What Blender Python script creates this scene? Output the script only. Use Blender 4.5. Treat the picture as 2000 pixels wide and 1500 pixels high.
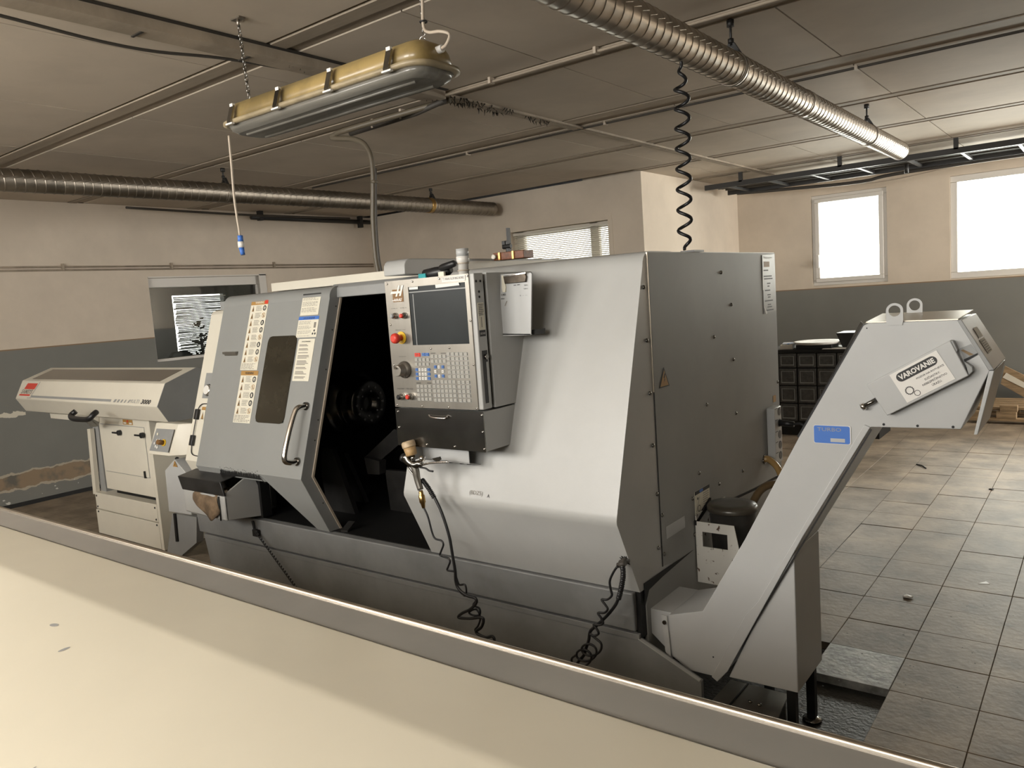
import bpy, bmesh, math, random
from mathutils import Vector, Matrix
random.seed(7)
S = bpy.context.scene
for o in list(bpy.data.objects): bpy.data.objects.remove(o)
C = S.collection
PI = math.pi
V = Vector
# ------------------------------------------------------------------ camera
CR = V((0.79326506, 0.60486252, -0.06979884)); CU = V((-0.01164951, 0.12969181, 0.99148592)); CF = V((-0.60876501, 0.78569801, -0.10992634))
FPX = 1520.6; CAM = V((0, 0, 1.6))
cd = bpy.data.cameras.new('camera'); cam = bpy.data.objects.new('camera', cd); C.objects.link(cam)
cd.sensor_width = 36; cd.lens = FPX / 2000 * 36; cd.clip_start = 0.02
cam.matrix_world = Matrix(((CR.x, CU.x, -CF.x, 0), (CR.y, CU.y, -CF.y, 0), (CR.z, CU.z, -CF.z, 1.6), (0, 0, 0, 1)))
S.camera = cam
def at(x, y, X=None, Y=None, Z=None):
    d = CR * ((x - 1000) / FPX) - CU * ((y - 750) / FPX) + CF
    t = (X - CAM.x) / d.x if X is not None else (Y - CAM.y) / d.y if Y is not None else (Z - CAM.z) / d.z
    return CAM + d * t
# ------------------------------------------------------------------ world and light
w = bpy.data.worlds.new('sky'); S.world = w; w.use_nodes = True
bg = w.node_tree.nodes['Background']; bg.inputs[0].default_value = (1.0, 0.98, 0.94, 1); bg.inputs[1].default_value = 5.0
S.view_settings.view_transform = 'Standard'; S.view_settings.look = 'None'; S.view_settings.gamma = 1
S.view_settings.exposure = 0.15
S.view_settings.use_curve_mapping = False
def win_light(name, loc, rot, sx, sy, power, col=(1, .965, .90)):
    l = bpy.data.lights.new(name, 'AREA'); l.shape = 'RECTANGLE'; l.size = sx; l.size_y = sy; l.energy = power; l.color = col
    o = bpy.data.objects.new(name, l); C.objects.link(o); o.location = loc; o.rotation_euler = rot
    return o
HC = 2.81; XL = -8.0; YB = 7.43; XJ = -3.88; YW = 10.07; XR = 4.0; YF = -1.6
# windows in the wall behind the camera and the window wall: daylight pours in through the openings
FRONT_WINS = [(-6.3, -4.7), (-4.1, -2.3), (-1.7, -0.1)]
FRONT_POW = [48, 100, 50]
for (a, b), pw_ in zip(FRONT_WINS, FRONT_POW):
    win_light('window_daylight', ((a + b) / 2, YF - .32, 2.22), (PI / 2, 0, 0), b - a, 1.0, pw_)
for a, b in [(-2.95, -2.09), (-1.44, 0.3)]:
    win_light('window_daylight', ((a + b) / 2, YW + .14, 2.03), (-PI / 2, 0, 0), b - a, 1.0, 42 * (b - a))
win_light('window_daylight', (XR + .14, 8.35, 1.95), (PI / 2, 0, PI / 2), 2.9, 1.2, 260)
win_light('window_daylight', (-4.97, YB + .24, 1.85), (-PI / 2, 0, 0), 1.25, 1.0, 9)
# ------------------------------------------------------------------ materials
def mat(name, col, rough=.5, metal=0., noise=0., scale=4., bump=0., bscale=60., spec=.5, col2=None, ramp=(.4, .62), emit=0, rnd=0., stretch=(1, 1, 1), coat=0, trans=0, world=False):
    m = bpy.data.materials.new(name); m.use_nodes = True; nt = m.node_tree; N = nt.nodes; L = nt.links
    b = N['Principled BSDF']; c4 = (*col, 1)
    b.inputs['Base Color'].default_value = c4; b.inputs['Roughness'].default_value = rough; b.inputs['Metallic'].default_value = metal
    b.inputs['Specular IOR Level'].default_value = spec; b.inputs['Coat Weight'].default_value = coat
    if trans: b.inputs['Transmission Weight'].default_value = trans
    tc = N.new('ShaderNodeTexCoord'); mp = N.new('ShaderNodeMapping'); mp.inputs['Scale'].default_value = stretch
    if world: L.new(N.new('ShaderNodeNewGeometry').outputs['Position'], mp.inputs[0])
    else: L.new(tc.outputs['Object'], mp.inputs[0])
    last = None
    if noise or col2:
        n = N.new('ShaderNodeTexNoise'); n.inputs['Scale'].default_value = scale; n.inputs['Detail'].default_value = 6; n.inputs['Roughness'].default_value = .62
        L.new(mp.outputs[0], n.inputs['Vector'])
        r = N.new('ShaderNodeValToRGB'); r.color_ramp.elements[0].position = ramp[0]; r.color_ramp.elements[1].position = ramp[1]
        dk = tuple(x * (1 - noise) for x in col) if col2 is None else col2
        r.color_ramp.elements[0].color = (*dk, 1); r.color_ramp.elements[1].color = c4
        L.new(n.outputs['Fac'], r.inputs[0]); last = r.outputs[0]
    if rnd:
        oi = N.new('ShaderNodeObjectInfo'); mr = N.new('ShaderNodeMapRange'); mr.inputs[3].default_value = 1 - rnd; mr.inputs[4].default_value = 1 + rnd * .6
        L.new(oi.outputs['Random'], mr.inputs[0]); mx = N.new('ShaderNodeVectorMath'); mx.operation = 'SCALE'
        if last: L.new(last, mx.inputs[0])
        else: mx.inputs[0].default_value = col
        L.new(mr.outputs[0], mx.inputs['Scale']); last = mx.outputs[0]
    if last: L.new(last, b.inputs['Base Color'])
    if bump:
        n2 = N.new('ShaderNodeTexNoise'); n2.inputs['Scale'].default_value = bscale; n2.inputs['Detail'].default_value = 4
        L.new(mp.outputs[0], n2.inputs['Vector']); bp = N.new('ShaderNodeBump'); bp.inputs['Strength'].default_value = bump; bp.inputs['Distance'].default_value = .01
        L.new(n2.outputs['Fac'], bp.inputs['Height']); L.new(bp.outputs[0], b.inputs['Normal'])
    if emit:
        b.inputs['Emission Color'].default_value = c4; b.inputs['Emission Strength'].default_value = emit
    return m
M = {}
M['grey'] = mat('machine_grey_paint', (.43, .43, .415), .33, noise=.07, scale=2.2, bump=.02, bscale=140)
M['greyd'] = mat('machine_dark_grey_paint', (.30, .305, .30), .4, noise=.12, scale=2.5)
M['base'] = mat('machine_base_paint', (.235, .24, .24), .42, noise=.2, scale=3)
M['conv'] = mat('conveyor_light_grey_paint', (.46, .465, .46), .36, noise=.05, scale=3)
M['cream'] = mat('cream_paint', (.70, .66, .56), .38, noise=.05, scale=3)
M['fgcream'] = mat('glossy_cream_paint', (.76, .715, .59), .3, noise=.05, scale=1.5, bump=.015, bscale=30)
M['steel'] = mat('brushed_stainless', (.31, .29, .255), .36, metal=.85, noise=.12, scale=9, bump=.03, bscale=200, stretch=(1, 1, .2))
M['steelD'] = mat('dark_stainless', (.30, .29, .27), .22, metal=1, noise=.3, scale=5)
M['steelR'] = mat('polished_steel_rail', (.50, .45, .38), .34, metal=1)
M['strip'] = mat('glossy_grey_strip', (.30, .29, .27), .12, noise=.1, scale=2, coat=.3)
M['chrome'] = mat('chrome', (.75, .72, .68), .16, metal=1)
M['galv'] = mat('galvanised_duct', (.50, .45, .39), .34, metal=1, noise=.25, scale=6, bump=.05, bscale=40)
M['galvD'] = mat('dusty_galvanised', (.36, .32, .27), .42, metal=1, noise=.3, scale=6, bump=.05)
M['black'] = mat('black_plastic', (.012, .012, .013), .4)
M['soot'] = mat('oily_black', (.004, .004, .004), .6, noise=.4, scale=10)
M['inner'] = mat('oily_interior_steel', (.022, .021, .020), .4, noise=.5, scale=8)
M['rubber'] = mat('black_rubber', (.02, .02, .02), .55)
M['screen'] = mat('screen_glass', (.03, .034, .035), .3, noise=.1, scale=5, spec=.15)
M['greyshade'] = mat('shaded_side_grey', (.32, .32, .305), .5, noise=.1, scale=1.6, spec=.3)  # machine grey made darker: shade on the right side put into the colour
M['doorp'] = mat('door_grey_paint', (.27, .275, .265), .36, noise=.06, scale=2.2, bump=.02, bscale=140)
M['white'] = mat('white_plastic', (.72, .70, .66), .4)
M['paper'] = mat('label_paper', (.72, .68, .56), .6, noise=.05, scale=20)
M['paperg'] = mat('grey_paper_sleeve', (.33, .32, .31), .35, noise=.08, scale=12)
M['ink'] = mat('black_ink', (.03, .03, .03), .6)
M['inkg'] = mat('grey_ink', (.22, .20, .17), .6)
M['inko'] = mat('amber_ink', (.40, .22, .06), .55)
M['inkb'] = mat('blue_ink', (.05, .16, .52), .5)
M['red'] = mat('red_plastic', (.62, .05, .03), .35)
M['blue'] = mat('blue_key', (.06, .17, .48), .4)
M['yellow'] = mat('yellow_plastic', (.75, .47, .03), .4)
M['brown'] = mat('brown_print', (.20, .10, .03), .5)
M['key'] = mat('grey_key', (.40, .39, .355), .45)
M['brass'] = mat('brass', (.55, .36, .14), .3, metal=1)
M['beige'] = mat('dirty_beige_plastic', (.62, .47, .30), .5, noise=.35, scale=30)
M['cloth'] = mat('brown_cloth', (.22, .15, .09), .9, noise=.45, scale=14, bump=.4, bscale=60)
M['lampbody'] = mat('aged_lamp_body', (.33, .235, .09), .35, noise=.45, scale=4, coat=.3)
M['lamprim'] = mat('lamp_rim', (.36, .29, .18), .4, noise=.3, scale=8)
M['lampglass'] = mat('dusty_lamp_diffuser', (.20, .19, .165), .22, noise=.3, scale=5, stretch=(.3, 4, 1))
M['wood'] = mat('pale_wood', (.36, .25, .14), .7, noise=.4, scale=5, stretch=(1, 8, 8), bump=.1)
M['drawer'] = mat('grey_plastic_drawer', (.10, .10, .098), .3, noise=.3, scale=30)
M['tray'] = mat('grimy_black_metal', (.016, .015, .014), .5)
M['cable'] = mat('grimy_cable', (.05, .043, .035), .6)
M['cablel'] = mat('pale_cable', (.45, .38, .30), .5)
M['hose'] = mat('olive_flex_conduit', (.12, .10, .07), .45)
M['chip'] = mat('chipped_white_paint', (.60, .58, .53), .5, col2=(.09, .05, .03), scale=26, ramp=(.385, .40))
M['bucket'] = mat('dark_dirty_plastic', (.045, .042, .038), .4, noise=.4, scale=12)
M['gold'] = mat('clear_amber_hose', (.38, .24, .09), .2, coat=.5)
M['pvc'] = mat('white_window_frame', (.66, .63, .58), .4)
M['orange'] = mat('orange_brown_box', (.22, .07, .025), .4, noise=.4, scale=60)
M['smoke'] = mat('smoked_window', (.035, .03, .02), .12, noise=.25, scale=7)
M['ppe'] = mat('dark_top_window', (.10, .085, .065), .16, noise=.2, scale=3)
M['joint'] = mat('sooty_joint', (.035, .028, .02), .9, noise=.4, scale=5)
M['panel'] = mat('ceiling_panel_paint', (.53, .455, .365), .75, noise=.14, scale=1.3, bump=.05, bscale=12, rnd=.05)
M['beam'] = mat('ceiling_rib_paint', (.38, .315, .24), .7, noise=.3, scale=2.0, stretch=(.35, 2, 1))
M['tile'] = mat('worn_floor_tile', (.37, .295, .215), .5, noise=.6, scale=3.6, bump=.2, bscale=34, rnd=.16, ramp=(.34, .64), world=True)
M['tilew'] = mat('pale_scuffed_tile', (.47, .47, .45), .4, noise=.6, scale=9, bump=.2, bscale=45)
M['pit'] = mat('wet_black_screed', (.024, .022, .019), .42, noise=.5, scale=14, bump=.35, bscale=70)
def thin_glass():
    m = bpy.data.materials.new('window_glass'); m.use_nodes = True; N = m.node_tree.nodes; L = m.node_tree.links; N.remove(N['Principled BSDF'])
    t = N.new('ShaderNodeBsdfTransparent'); t.inputs[0].default_value = (.93, .95, .93, 1); g = N.new('ShaderNodeBsdfGlossy'); g.inputs['Roughness'].default_value = .02
    f = N.new('ShaderNodeFresnel'); f.inputs[0].default_value = 1.45; x = N.new('ShaderNodeMixShader'); L.new(f.outputs[0], x.inputs[0]); L.new(t.outputs[0], x.inputs[1]); L.new(g.outputs[0], x.inputs[2]); L.new(x.outputs[0], N['Material Output'].inputs[0]); return m
M['glass'] = thin_glass()
M['blind'] = mat('blind_slat', (.62, .58, .50), .5)
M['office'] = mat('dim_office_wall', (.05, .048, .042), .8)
def wall_mat(name, patch=False, col=(.66, .575, .47)):
    m = mat(name, col, .8, noise=.10, scale=1.6, bump=.06, bscale=14); nt = m.node_tree; N = nt.nodes; L = nt.links; b = N['Principled BSDF']
    src = b.inputs['Base Color'].links[0].from_socket
    tc = N.new('ShaderNodeTexCoord'); sp = N.new('ShaderNodeSeparateXYZ'); L.new(tc.outputs['Object'], sp.inputs[0])
    def mth(op, a, bb):
        n = N.new('ShaderNodeMath'); n.operation = op
        for i, q in ((0, a), (1, bb)):
            if isinstance(q, (int, float)): n.inputs[i].default_value = q
            else: L.new(q, n.inputs[i])
        return n.outputs[0]
    def mix(f, a, bb):
        n = N.new('ShaderNodeMix'); n.data_type = 'RGBA'; L.new(f, n.inputs[0])
        for i, q in ((6, a), (7, bb)):
            if isinstance(q, tuple): n.inputs[i].default_value = (*q, 1)
            else: L.new(q, n.inputs[i])
        return n.outputs[2]
    nz = N.new('ShaderNodeTexNoise'); nz.inputs['Scale'].default_value = 2.5; nz.inputs['Detail'].default_value = 3; L.new(tc.outputs['Object'], nz.inputs['Vector'])
    g2 = N.new('ShaderNodeValToRGB'); g2.color_ramp.elements[0].color = (.165, .165, .15, 1); g2.color_ramp.elements[1].color = (.215, .215, .195, 1); L.new(nz.outputs['Fac'], g2.inputs[0])
    c = mix(mth('LESS_THAN', sp.outputs['Z'], 1.442), src, g2.outputs[0])
    # brownish edge line where the two paints meet
    c = mix(mth('LESS_THAN', mth('ABSOLUTE', mth('SUBTRACT', sp.outputs['Z'], 1.445), 0), .006), c, (.25, .17, .10))
    if patch:
        n1 = N.new('ShaderNodeTexNoise'); n1.inputs['Scale'].default_value = 9; n1.inputs['Detail'].default_value = 5; L.new(tc.outputs['Object'], n1.inputs['Vector'])
        wv = mth('MULTIPLY', mth('SUBTRACT', n1.outputs['Fac'], .5), .10)
        zz = mth('ADD', sp.outputs['Z'], wv)
        d = mth('ABSOLUTE', mth('SUBTRACT', zz, .235), 0)
        yr = mth('LESS_THAN', mth('ABSOLUTE', mth('SUBTRACT', sp.outputs['Y'], 2.9), 0), 1.6)
        edge = mth('MULTIPLY', mth('LESS_THAN', d, .085), yr); core = mth('MULTIPLY', mth('LESS_THAN', d, .066), yr)
        n3 = N.new('ShaderNodeTexNoise'); n3.inputs['Scale'].default_value = 5; n3.inputs['Detail'].default_value = 6; L.new(tc.outputs['Object'], n3.inputs['Vector'])
        r3 = N.new('ShaderNodeValToRGB'); r3.color_ramp.elements[0].position = .38; r3.color_ramp.elements[0].color = (.13, .12, .10, 1); r3.color_ramp.elements[1].position = .5; r3.color_ramp.elements[1].color = (.27, .20, .13, 1); L.new(n3.outputs['Fac'], r3.inputs[0])
        c = mix(edge, c, (.42, .37, .29)); c = mix(core, c, r3.outputs[0])
        # white flaked strip at z about .86 and chips near the floor
        n4 = N.new('ShaderNodeTexNoise'); n4.inputs['Scale'].default_value = 13; n4.inputs['Detail'].default_value = 3; L.new(tc.outputs['Object'], n4.inputs['Vector'])
        fl = mth('MULTIPLY', mth('LESS_THAN', mth('ABSOLUTE', mth('SUBTRACT', mth('ADD', sp.outputs['Z'], mth('MULTIPLY', mth('SUBTRACT', n4.outputs['Fac'], .5), .09)), .853), 0), .022), mth('LESS_THAN', sp.outputs['Y'], 2.92))
        c = mix(fl, c, (.62, .58, .48))
        fl2 = mth('MULTIPLY', mth('GREATER_THAN', n4.outputs['Fac'], .665), mth('LESS_THAN', sp.outputs['Z'], .15))
        c = mix(fl2, c, (.55, .54, .50))
    L.new(c, b.inputs['Base Color']); return m
M['wall'] = wall_mat('two_tone_wall_paint'); M['wallL'] = wall_mat('two_tone_flaking_wall_paint', True)
# ------------------------------------------------------------------ mesh helpers
def nb(): return bmesh.new()
def add_poly(bm, pts, mi=0):
    f = bm.faces.new([bm.verts.new(p) for p in pts]); f.material_index = mi; return f
def add_prism(bm, pts, vec, mi=0):
    vec = V(vec); a = [bm.verts.new(p) for p in pts]; b = [bm.verts.new(V(p) + vec) for p in pts]; n = len(pts); fs = []
    fs.append(bm.faces.new(a)); fs.append(bm.faces.new(b[::-1]))
    for i in range(n): fs.append(bm.faces.new((a[i], b[i], b[(i + 1) % n], a[(i + 1) % n])))
    for f in fs: f.material_index = mi
    bmesh.ops.recalc_face_normals(bm, faces=fs); return fs
def add_box(bm, x0, x1, y0, y1, z0, z1, mi=0): return add_prism(bm, [(x0, y0, z0), (x1, y0, z0), (x1, y1, z0), (x0, y1, z0)], (0, 0, z1 - z0), mi)
def frame_axes(d):
    d = V(d).normalized(); up = V((0, 0, 1)) if abs(d.z) < .9 else V((1, 0, 0)); a = d.cross(up).normalized(); return d, a, d.cross(a).normalized()
def add_cyl(bm, p, q, r, seg=12, r2=None, mi=0):
    p = V(p); q = V(q); d, a, b = frame_axes(q - p); r2 = r if r2 is None else r2
    A = [bm.verts.new(p + (a * math.cos(t) + b * math.sin(t)) * r) for t in [2 * PI * i / seg for i in range(seg)]]
    B = [bm.verts.new(q + (a * math.cos(t) + b * math.sin(t)) * r2) for t in [2 * PI * i / seg for i in range(seg)]]
    fs = [bm.faces.new(A), bm.faces.new(B[::-1])]
    for i in range(seg):
        f = bm.faces.new((A[i], B[i], B[(i + 1) % seg], A[(i + 1) % seg])); f.smooth = True; fs.append(f)
    for f in fs: f.material_index = mi
    bmesh.ops.recalc_face_normals(bm, faces=fs)
def smooth_path(pts, n=8):
    pts = [V(p) for p in pts]
    if len(pts) < 3: return pts
    P = [pts[0] * 2 - pts[1]] + pts + [pts[-1] * 2 - pts[-2]]; out = []
    for i in range(1, len(P) - 2):
        for k in range(n):
            t = k / n; a, b, c, d = P[i - 1:i + 3]
            out.append(.5 * ((2 * b) + (c - a) * t + (2 * a - 5 * b + 4 * c - d) * t * t + (3 * b - a - 3 * c + d) * t ** 3))
    out.append(pts[-1]); return out
def add_tube(bm, pts, r, seg=8, smooth=0, rad=None, mi=0):
    if smooth: pts = smooth_path(pts, smooth)
    pts = [V(p) for p in pts]; rings = []; a = None
    for i, p in enumerate(pts):
        t = (pts[min(i + 1, len(pts) - 1)] - pts[max(i - 1, 0)]).normalized()
        if a is None: _, a, b = frame_axes(t)
        a = (a - t * a.dot(t)).normalized(); b = t.cross(a)
        rr = rad(i / max(1, len(pts) - 1)) if rad else r
        rings.append([bm.verts.new(p + (a * math.cos(2 * PI * k / seg) + b * math.sin(2 * PI * k / seg)) * rr) for k in range(seg)])
    for A, B in zip(rings, rings[1:]):
        for k in range(seg):
            f = bm.faces.new((A[k], A[(k + 1) % seg], B[(k + 1) % seg], B[k])); f.smooth = True; f.material_index = mi
    f1 = bm.faces.new(rings[0][::-1]); f2 = bm.faces.new(rings[-1]); f1.material_index = f2.material_index = mi
def add_lathe(bm, prof, o, axis=(0, 0, 1), seg=20, mi=0):
    d, a, b = frame_axes(axis); o = V(o); R = []
    for r, h in prof: R.append([bm.verts.new(o + d * h + (a * math.cos(2 * PI * k / seg) + b * math.sin(2 * PI * k / seg)) * max(r, 1e-4)) for k in range(seg)])
    fs = []
    for A, B in zip(R, R[1:]):
        for k in range(seg):
            f = bm.faces.new((A[k], A[(k + 1) % seg], B[(k + 1) % seg], B[k])); f.smooth = True; fs.append(f)
    fs += [bm.faces.new(R[0][::-1]), bm.faces.new(R[-1])]
    for f in fs: f.material_index = mi
    bmesh.ops.recalc_face_normals(bm, faces=fs)
def ring_shape(bm, c, axis, R, r, seg=14, t=6, mi=0):
    d, a, b = frame_axes(axis); c = V(c)
    pts = [c + (a * math.cos(2 * PI * i / seg) + b * math.sin(2 * PI * i / seg)) * R for i in range(seg + 1)]
    add_tube(bm, pts, r, t, mi=mi)
def obj(name, bm, m, parent=None, bevel=0, label=None, kind=None, smooth=False):
    me = bpy.data.meshes.new(name)
    if smooth:
        for f in bm.faces: f.smooth = True
    off = parent['_o'] if parent is not None and '_o' in parent else (0, 0, 0)
    off = V(off)
    if off.length: bmesh.ops.translate(bm, verts=bm.verts, vec=-off)
    bm.to_mesh(me); bm.free()
    for x in (m if isinstance(m, (list, tuple)) else [m]): me.materials.append(M[x] if isinstance(x, str) else x)
    o = bpy.data.objects.new(name, me); C.objects.link(o)
    if parent is not None: o.parent = parent; o['_o'] = tuple(off)
    if bevel:
        bv = o.modifiers.new('bevel', 'BEVEL'); bv.width = bevel; bv.segments = 3; bv.limit_method = 'ANGLE'; bv.angle_limit = .5; bv.harden_normals = False
        for p in me.polygons: p.use_smooth = True
        me.set_sharp_from_angle(angle=.7)
    if label: o['label'] = label
    if kind: o['kind'] = kind
    return o
def thing(name, label, cat, loc=(0, 0, 0), group=None):
    o = bpy.data.objects.new(name, None); C.objects.link(o); o.location = loc; o['_o'] = tuple(loc); o.empty_display_size = .1
    o['label'] = label; o['category'] = cat
    if group: o['group'] = group
    return o
def tag(o, label, cat, group=None, kind=None):
    o['label'] = label; o['category'] = cat
    if group: o['group'] = group
    if kind: o['kind'] = kind
    return o
def struct(name, bm, m, bevel=0): return obj(name, bm, m, bevel=bevel, kind='structure')
def box(name, x0, x1, y0, y1, z0, z1, m, parent=None, bevel=0, **k):
    b = nb(); add_box(b, x0, x1, y0, y1, z0, z1); return obj(name, b, m, parent, bevel, **k)
def cyl(name, p, q, r, m, parent=None, seg=16, bevel=0, r2=None, **k):
    b = nb(); add_cyl(b, p, q, r, seg, r2); return obj(name, b, m, parent, bevel, **k)
def tube(name, pts, r, m, parent=None, seg=8, smooth=8, rad=None, **k):
    b = nb(); add_tube(b, pts, r, seg, smooth, rad); return obj(name, b, m, parent, **k)
_tc = {}
def text_geo(s, bold=0.0):
    k = (s, bold)
    if k in _tc: return _tc[k]
    cu = bpy.data.curves.new('t', 'FONT'); cu.body = s; cu.size = 1; cu.resolution_u = 2; cu.offset = bold
    o = bpy.data.objects.new('t', cu); C.objects.link(o); dg = bpy.context.evaluated_depsgraph_get(); me = o.evaluated_get(dg).to_mesh()
    vs = [v.co.copy() for v in me.vertices]; fs = [list(p.vertices) for p in me.polygons]; o.evaluated_get(dg).to_mesh_clear()
    bpy.data.objects.remove(o); bpy.data.curves.remove(cu)
    x0 = min(v.x for v in vs); x1 = max(v.x for v in vs); y0 = min(v.y for v in vs); y1 = max(v.y for v in vs)
    _tc[k] = (vs, fs, x0, x1, y0, y1); return _tc[k]
class Decal:
    """flat print on a plane with origin O and unit axes U (right) and W (up)"""
    def __init__(s, O, U, W, mats):
        s.O = V(O); s.U = V(U).normalized(); s.W = V(W).normalized(); s.N = s.U.cross(s.W).normalized(); s.bm = nb(); s.mats = mats
    def p(s, u, v, h=0): return s.O + s.U * u + s.W * v + s.N * h
    def slab(s, pts, mi=0, h0=0, h1=.0012): add_prism(s.bm, [s.p(u, v, h0) for u, v in pts], s.N * (h1 - h0), mi)
    def rect(s, u0, v0, u1, v1, mi, h=.0018): add_poly(s.bm, [s.p(u0, v0, h), s.p(u1, v0, h), s.p(u1, v1, h), s.p(u0, v1, h)], mi)
    def poly(s, pts, mi, h=.0018): add_poly(s.bm, [s.p(u, v, h) for u, v in pts], mi)
    def disc(s, u, v, r, mi, h=.0018, n=14, sy=1): s.poly([(u + r * math.cos(2 * PI * i / n), v + r * sy * math.sin(2 * PI * i / n)) for i in range(n)], mi, h)
    def ringp(s, u, v, r0, r1, mi, h=.002, n=16):
        for i in range(n):
            a, b = 2 * PI * i / n, 2 * PI * (i + 1) / n
            s.poly([(u + r0 * math.cos(a), v + r0 * math.sin(a)), (u + r1 * math.cos(a), v + r1 * math.sin(a)), (u + r1 * math.cos(b), v + r1 * math.sin(b)), (u + r0 * math.cos(b), v + r0 * math.sin(b))], mi, h)
    def text(s, t, u0, v0, u1, v1, mi, h=.0024, bold=0., shear=0.):
        vs, fs, x0, x1, y0, y1 = text_geo(t, bold); a = (u1 - u0) / (x1 - x0); b = (v1 - v0) / max(y1 - y0, 1e-5)
        bv = [s.bm.verts.new(s.p(u0 + (v.x - x0) * a + shear * (v.y - y0) * b, v0 + (v.y - y0) * b, h)) for v in vs]
        for f in fs:
            try: q = s.bm.faces.new([bv[i] for i in f]); q.material_index = mi
            except ValueError: pass
    def lines(s, u0, v0, u1, v1, n, mi, fill=.5, h=.0018, gap=0):
        st = (v1 - v0) / n
        for i in range(n):
            if gap and i % gap == gap - 1: continue
            vv = v1 - (i + .75) * st; u = u0; end = u1 - random.random() * (u1 - u0) * .3
            while u < end:
                ww = (u1 - u0) * random.uniform(.06, .2); s.rect(u, vv, min(u + ww, end), vv + st * fill, mi, h); u += ww + (u1 - u0) * .03
    def make(s, name, parent=None, label=None): return obj(name, s.bm, s.mats, parent, label=label)
# ================================================================== SETTING
# ---- floor: dark screed slab with tiles laid on it
bm = nb(); add_box(bm, XL - .3, XR + .3, YF - .3, YW + .3, -.25, -.035); FL = struct('floor', bm, 'pit')
TS = .3; TX0 = -.96; TY0 = 2.785
def tile_mesh():
    b = nb(); g = .001; add_box(b, g, TS - g, g, TS - g, -.034, 0); bmesh.ops.bevel(b, geom=[e for e in b.edges if all(v.co.z > -.01 for v in e.verts)], offset=.0015, segments=1, affect='EDGES')
    me = bpy.data.meshes.new('tile'); b.to_mesh(me); b.free(); me.materials.append(M['tile']); return me
tm = tile_mesh(); tmw = tm.copy(); tmw.materials[0] = M['tilew']
missing = {(0, 0), (0, -1), (-1, 0), (-1, -1), (-1, 1), (0, -2), (-1, -2), (-2, 0), (-2, -1)}
near = set()
cand = []
for i in range(-10, 6):
    for j in range(-2, 18):
        x = TX0 + (i + .5) * TS; y = TY0 + (j + .5) * TS
        if (i, j) in missing: continue
        d = V((x, y, 0)) - CAM; zc = d.dot(CF); px = 1000 + FPX * d.dot(CR) / zc
        py = 750 - FPX * d.dot(CU) / zc
        if px > 2130 or py > 1560 or px < 1500: continue
        if x < -1.4 and y < 5.6: continue
        cand.append((y, i, j))
cand.sort(); cand = cand[:290]
for y, i, j in cand:
    near.add((i, j)); o = bpy.data.objects.new('tile', tmw if (i, j) == (0, 1) else tm); C.objects.link(o); o.parent = FL
    o.location = (TX0 + i * TS, TY0 + j * TS, random.uniform(-.0015, .0015)); o.rotation_euler = (random.uniform(-.002, .002), random.uniform(-.002, .002), 0)
b = nb(); g = .001
for i in range(int((XL - TX0) / TS) - 1, int((XR - TX0) / TS) + 1):
    for j in range(int((YF - TY0) / TS), int((YW - TY0) / TS) + 2):
        if (i, j) in near or (i, j) in missing: continue
        x, y = TX0 + i * TS, TY0 + j * TS
        add_poly(b, [(x + g, y + g, 0), (x + TS - g, y + g, 0), (x + TS - g, y + TS - g, 0), (x + g, y + TS - g, 0)])
obj('tile_field', b, 'tile', FL, kind='stuff')
# ---- walls
def wall_x(name, y0, y1, x0, x1, holes, m):      # wall running along X with rectangular openings (xa, xb, za, zb)
    b = nb(); xs = x0
    for xa, xb, za, zb in sorted(holes):
        add_box(b, xs, xa, y0, y1, 0, HC); add_box(b, xa, xb, y0, y1, 0, za); add_box(b, xa, xb, y0, y1, zb, HC); xs = xb
    add_box(b, xs, x1, y0, y1, 0, HC); return struct(name, b, m)
def wall_y(name, x0, x1, y0, y1, holes, m):
    b = nb(); ys = y0
    for ya, yb, za, zb in sorted(holes):
        add_box(b, x0, x1, ys, ya, 0, HC); add_box(b, x0, x1, ya, yb, 0, za); add_box(b, x0, x1, ya, yb, zb, HC); ys = yb
    add_box(b, x0, x1, ys, y1, 0, HC); return struct(name, b, m)
W1 = (-2.95, -2.09, 1.48, 2.58); W2 = (-1.44, .3, 1.465, 2.60); W3 = (1.0, 2.7, 1.465, 2.6)
wall_x('wall_back', YW, YW + .3, XJ, XR + .3, [W1, W2], 'wall')
WB = (-5.62, -4.30, 1.3, 2.36)
wall_x('wall_alcove', YB, YB + .3, XL - .25, XJ, [WB], 'wall')
bm = nb(); add_box(bm, XJ - .3, XJ, YB + .3, YW + .3, 0, HC); struct('wall_return', bm, 'wall')
WL = (4.24, 5.68, 1.18, 2.07)
wall_y('wall_left', XL - .25, XL, YF, YB, [WL], 'wallL')
wall_x('wall_front', YF - .3, YF, XL - .25, XR + .3, [(a, b, 1.72, 2.74) for a, b in FRONT_WINS], 'wall')
wall_y('wall_right', XR, XR + .3, YF, YW, [(6.9, 9.8, 1.3, 2.6)], 'wall')
bm = nb(); add_box(bm, 1.1, XR, 6.2, 6.4, 0, HC); struct('wall_light_block', bm, 'wall')  # added out of view to keep the right window's light off the machine
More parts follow.
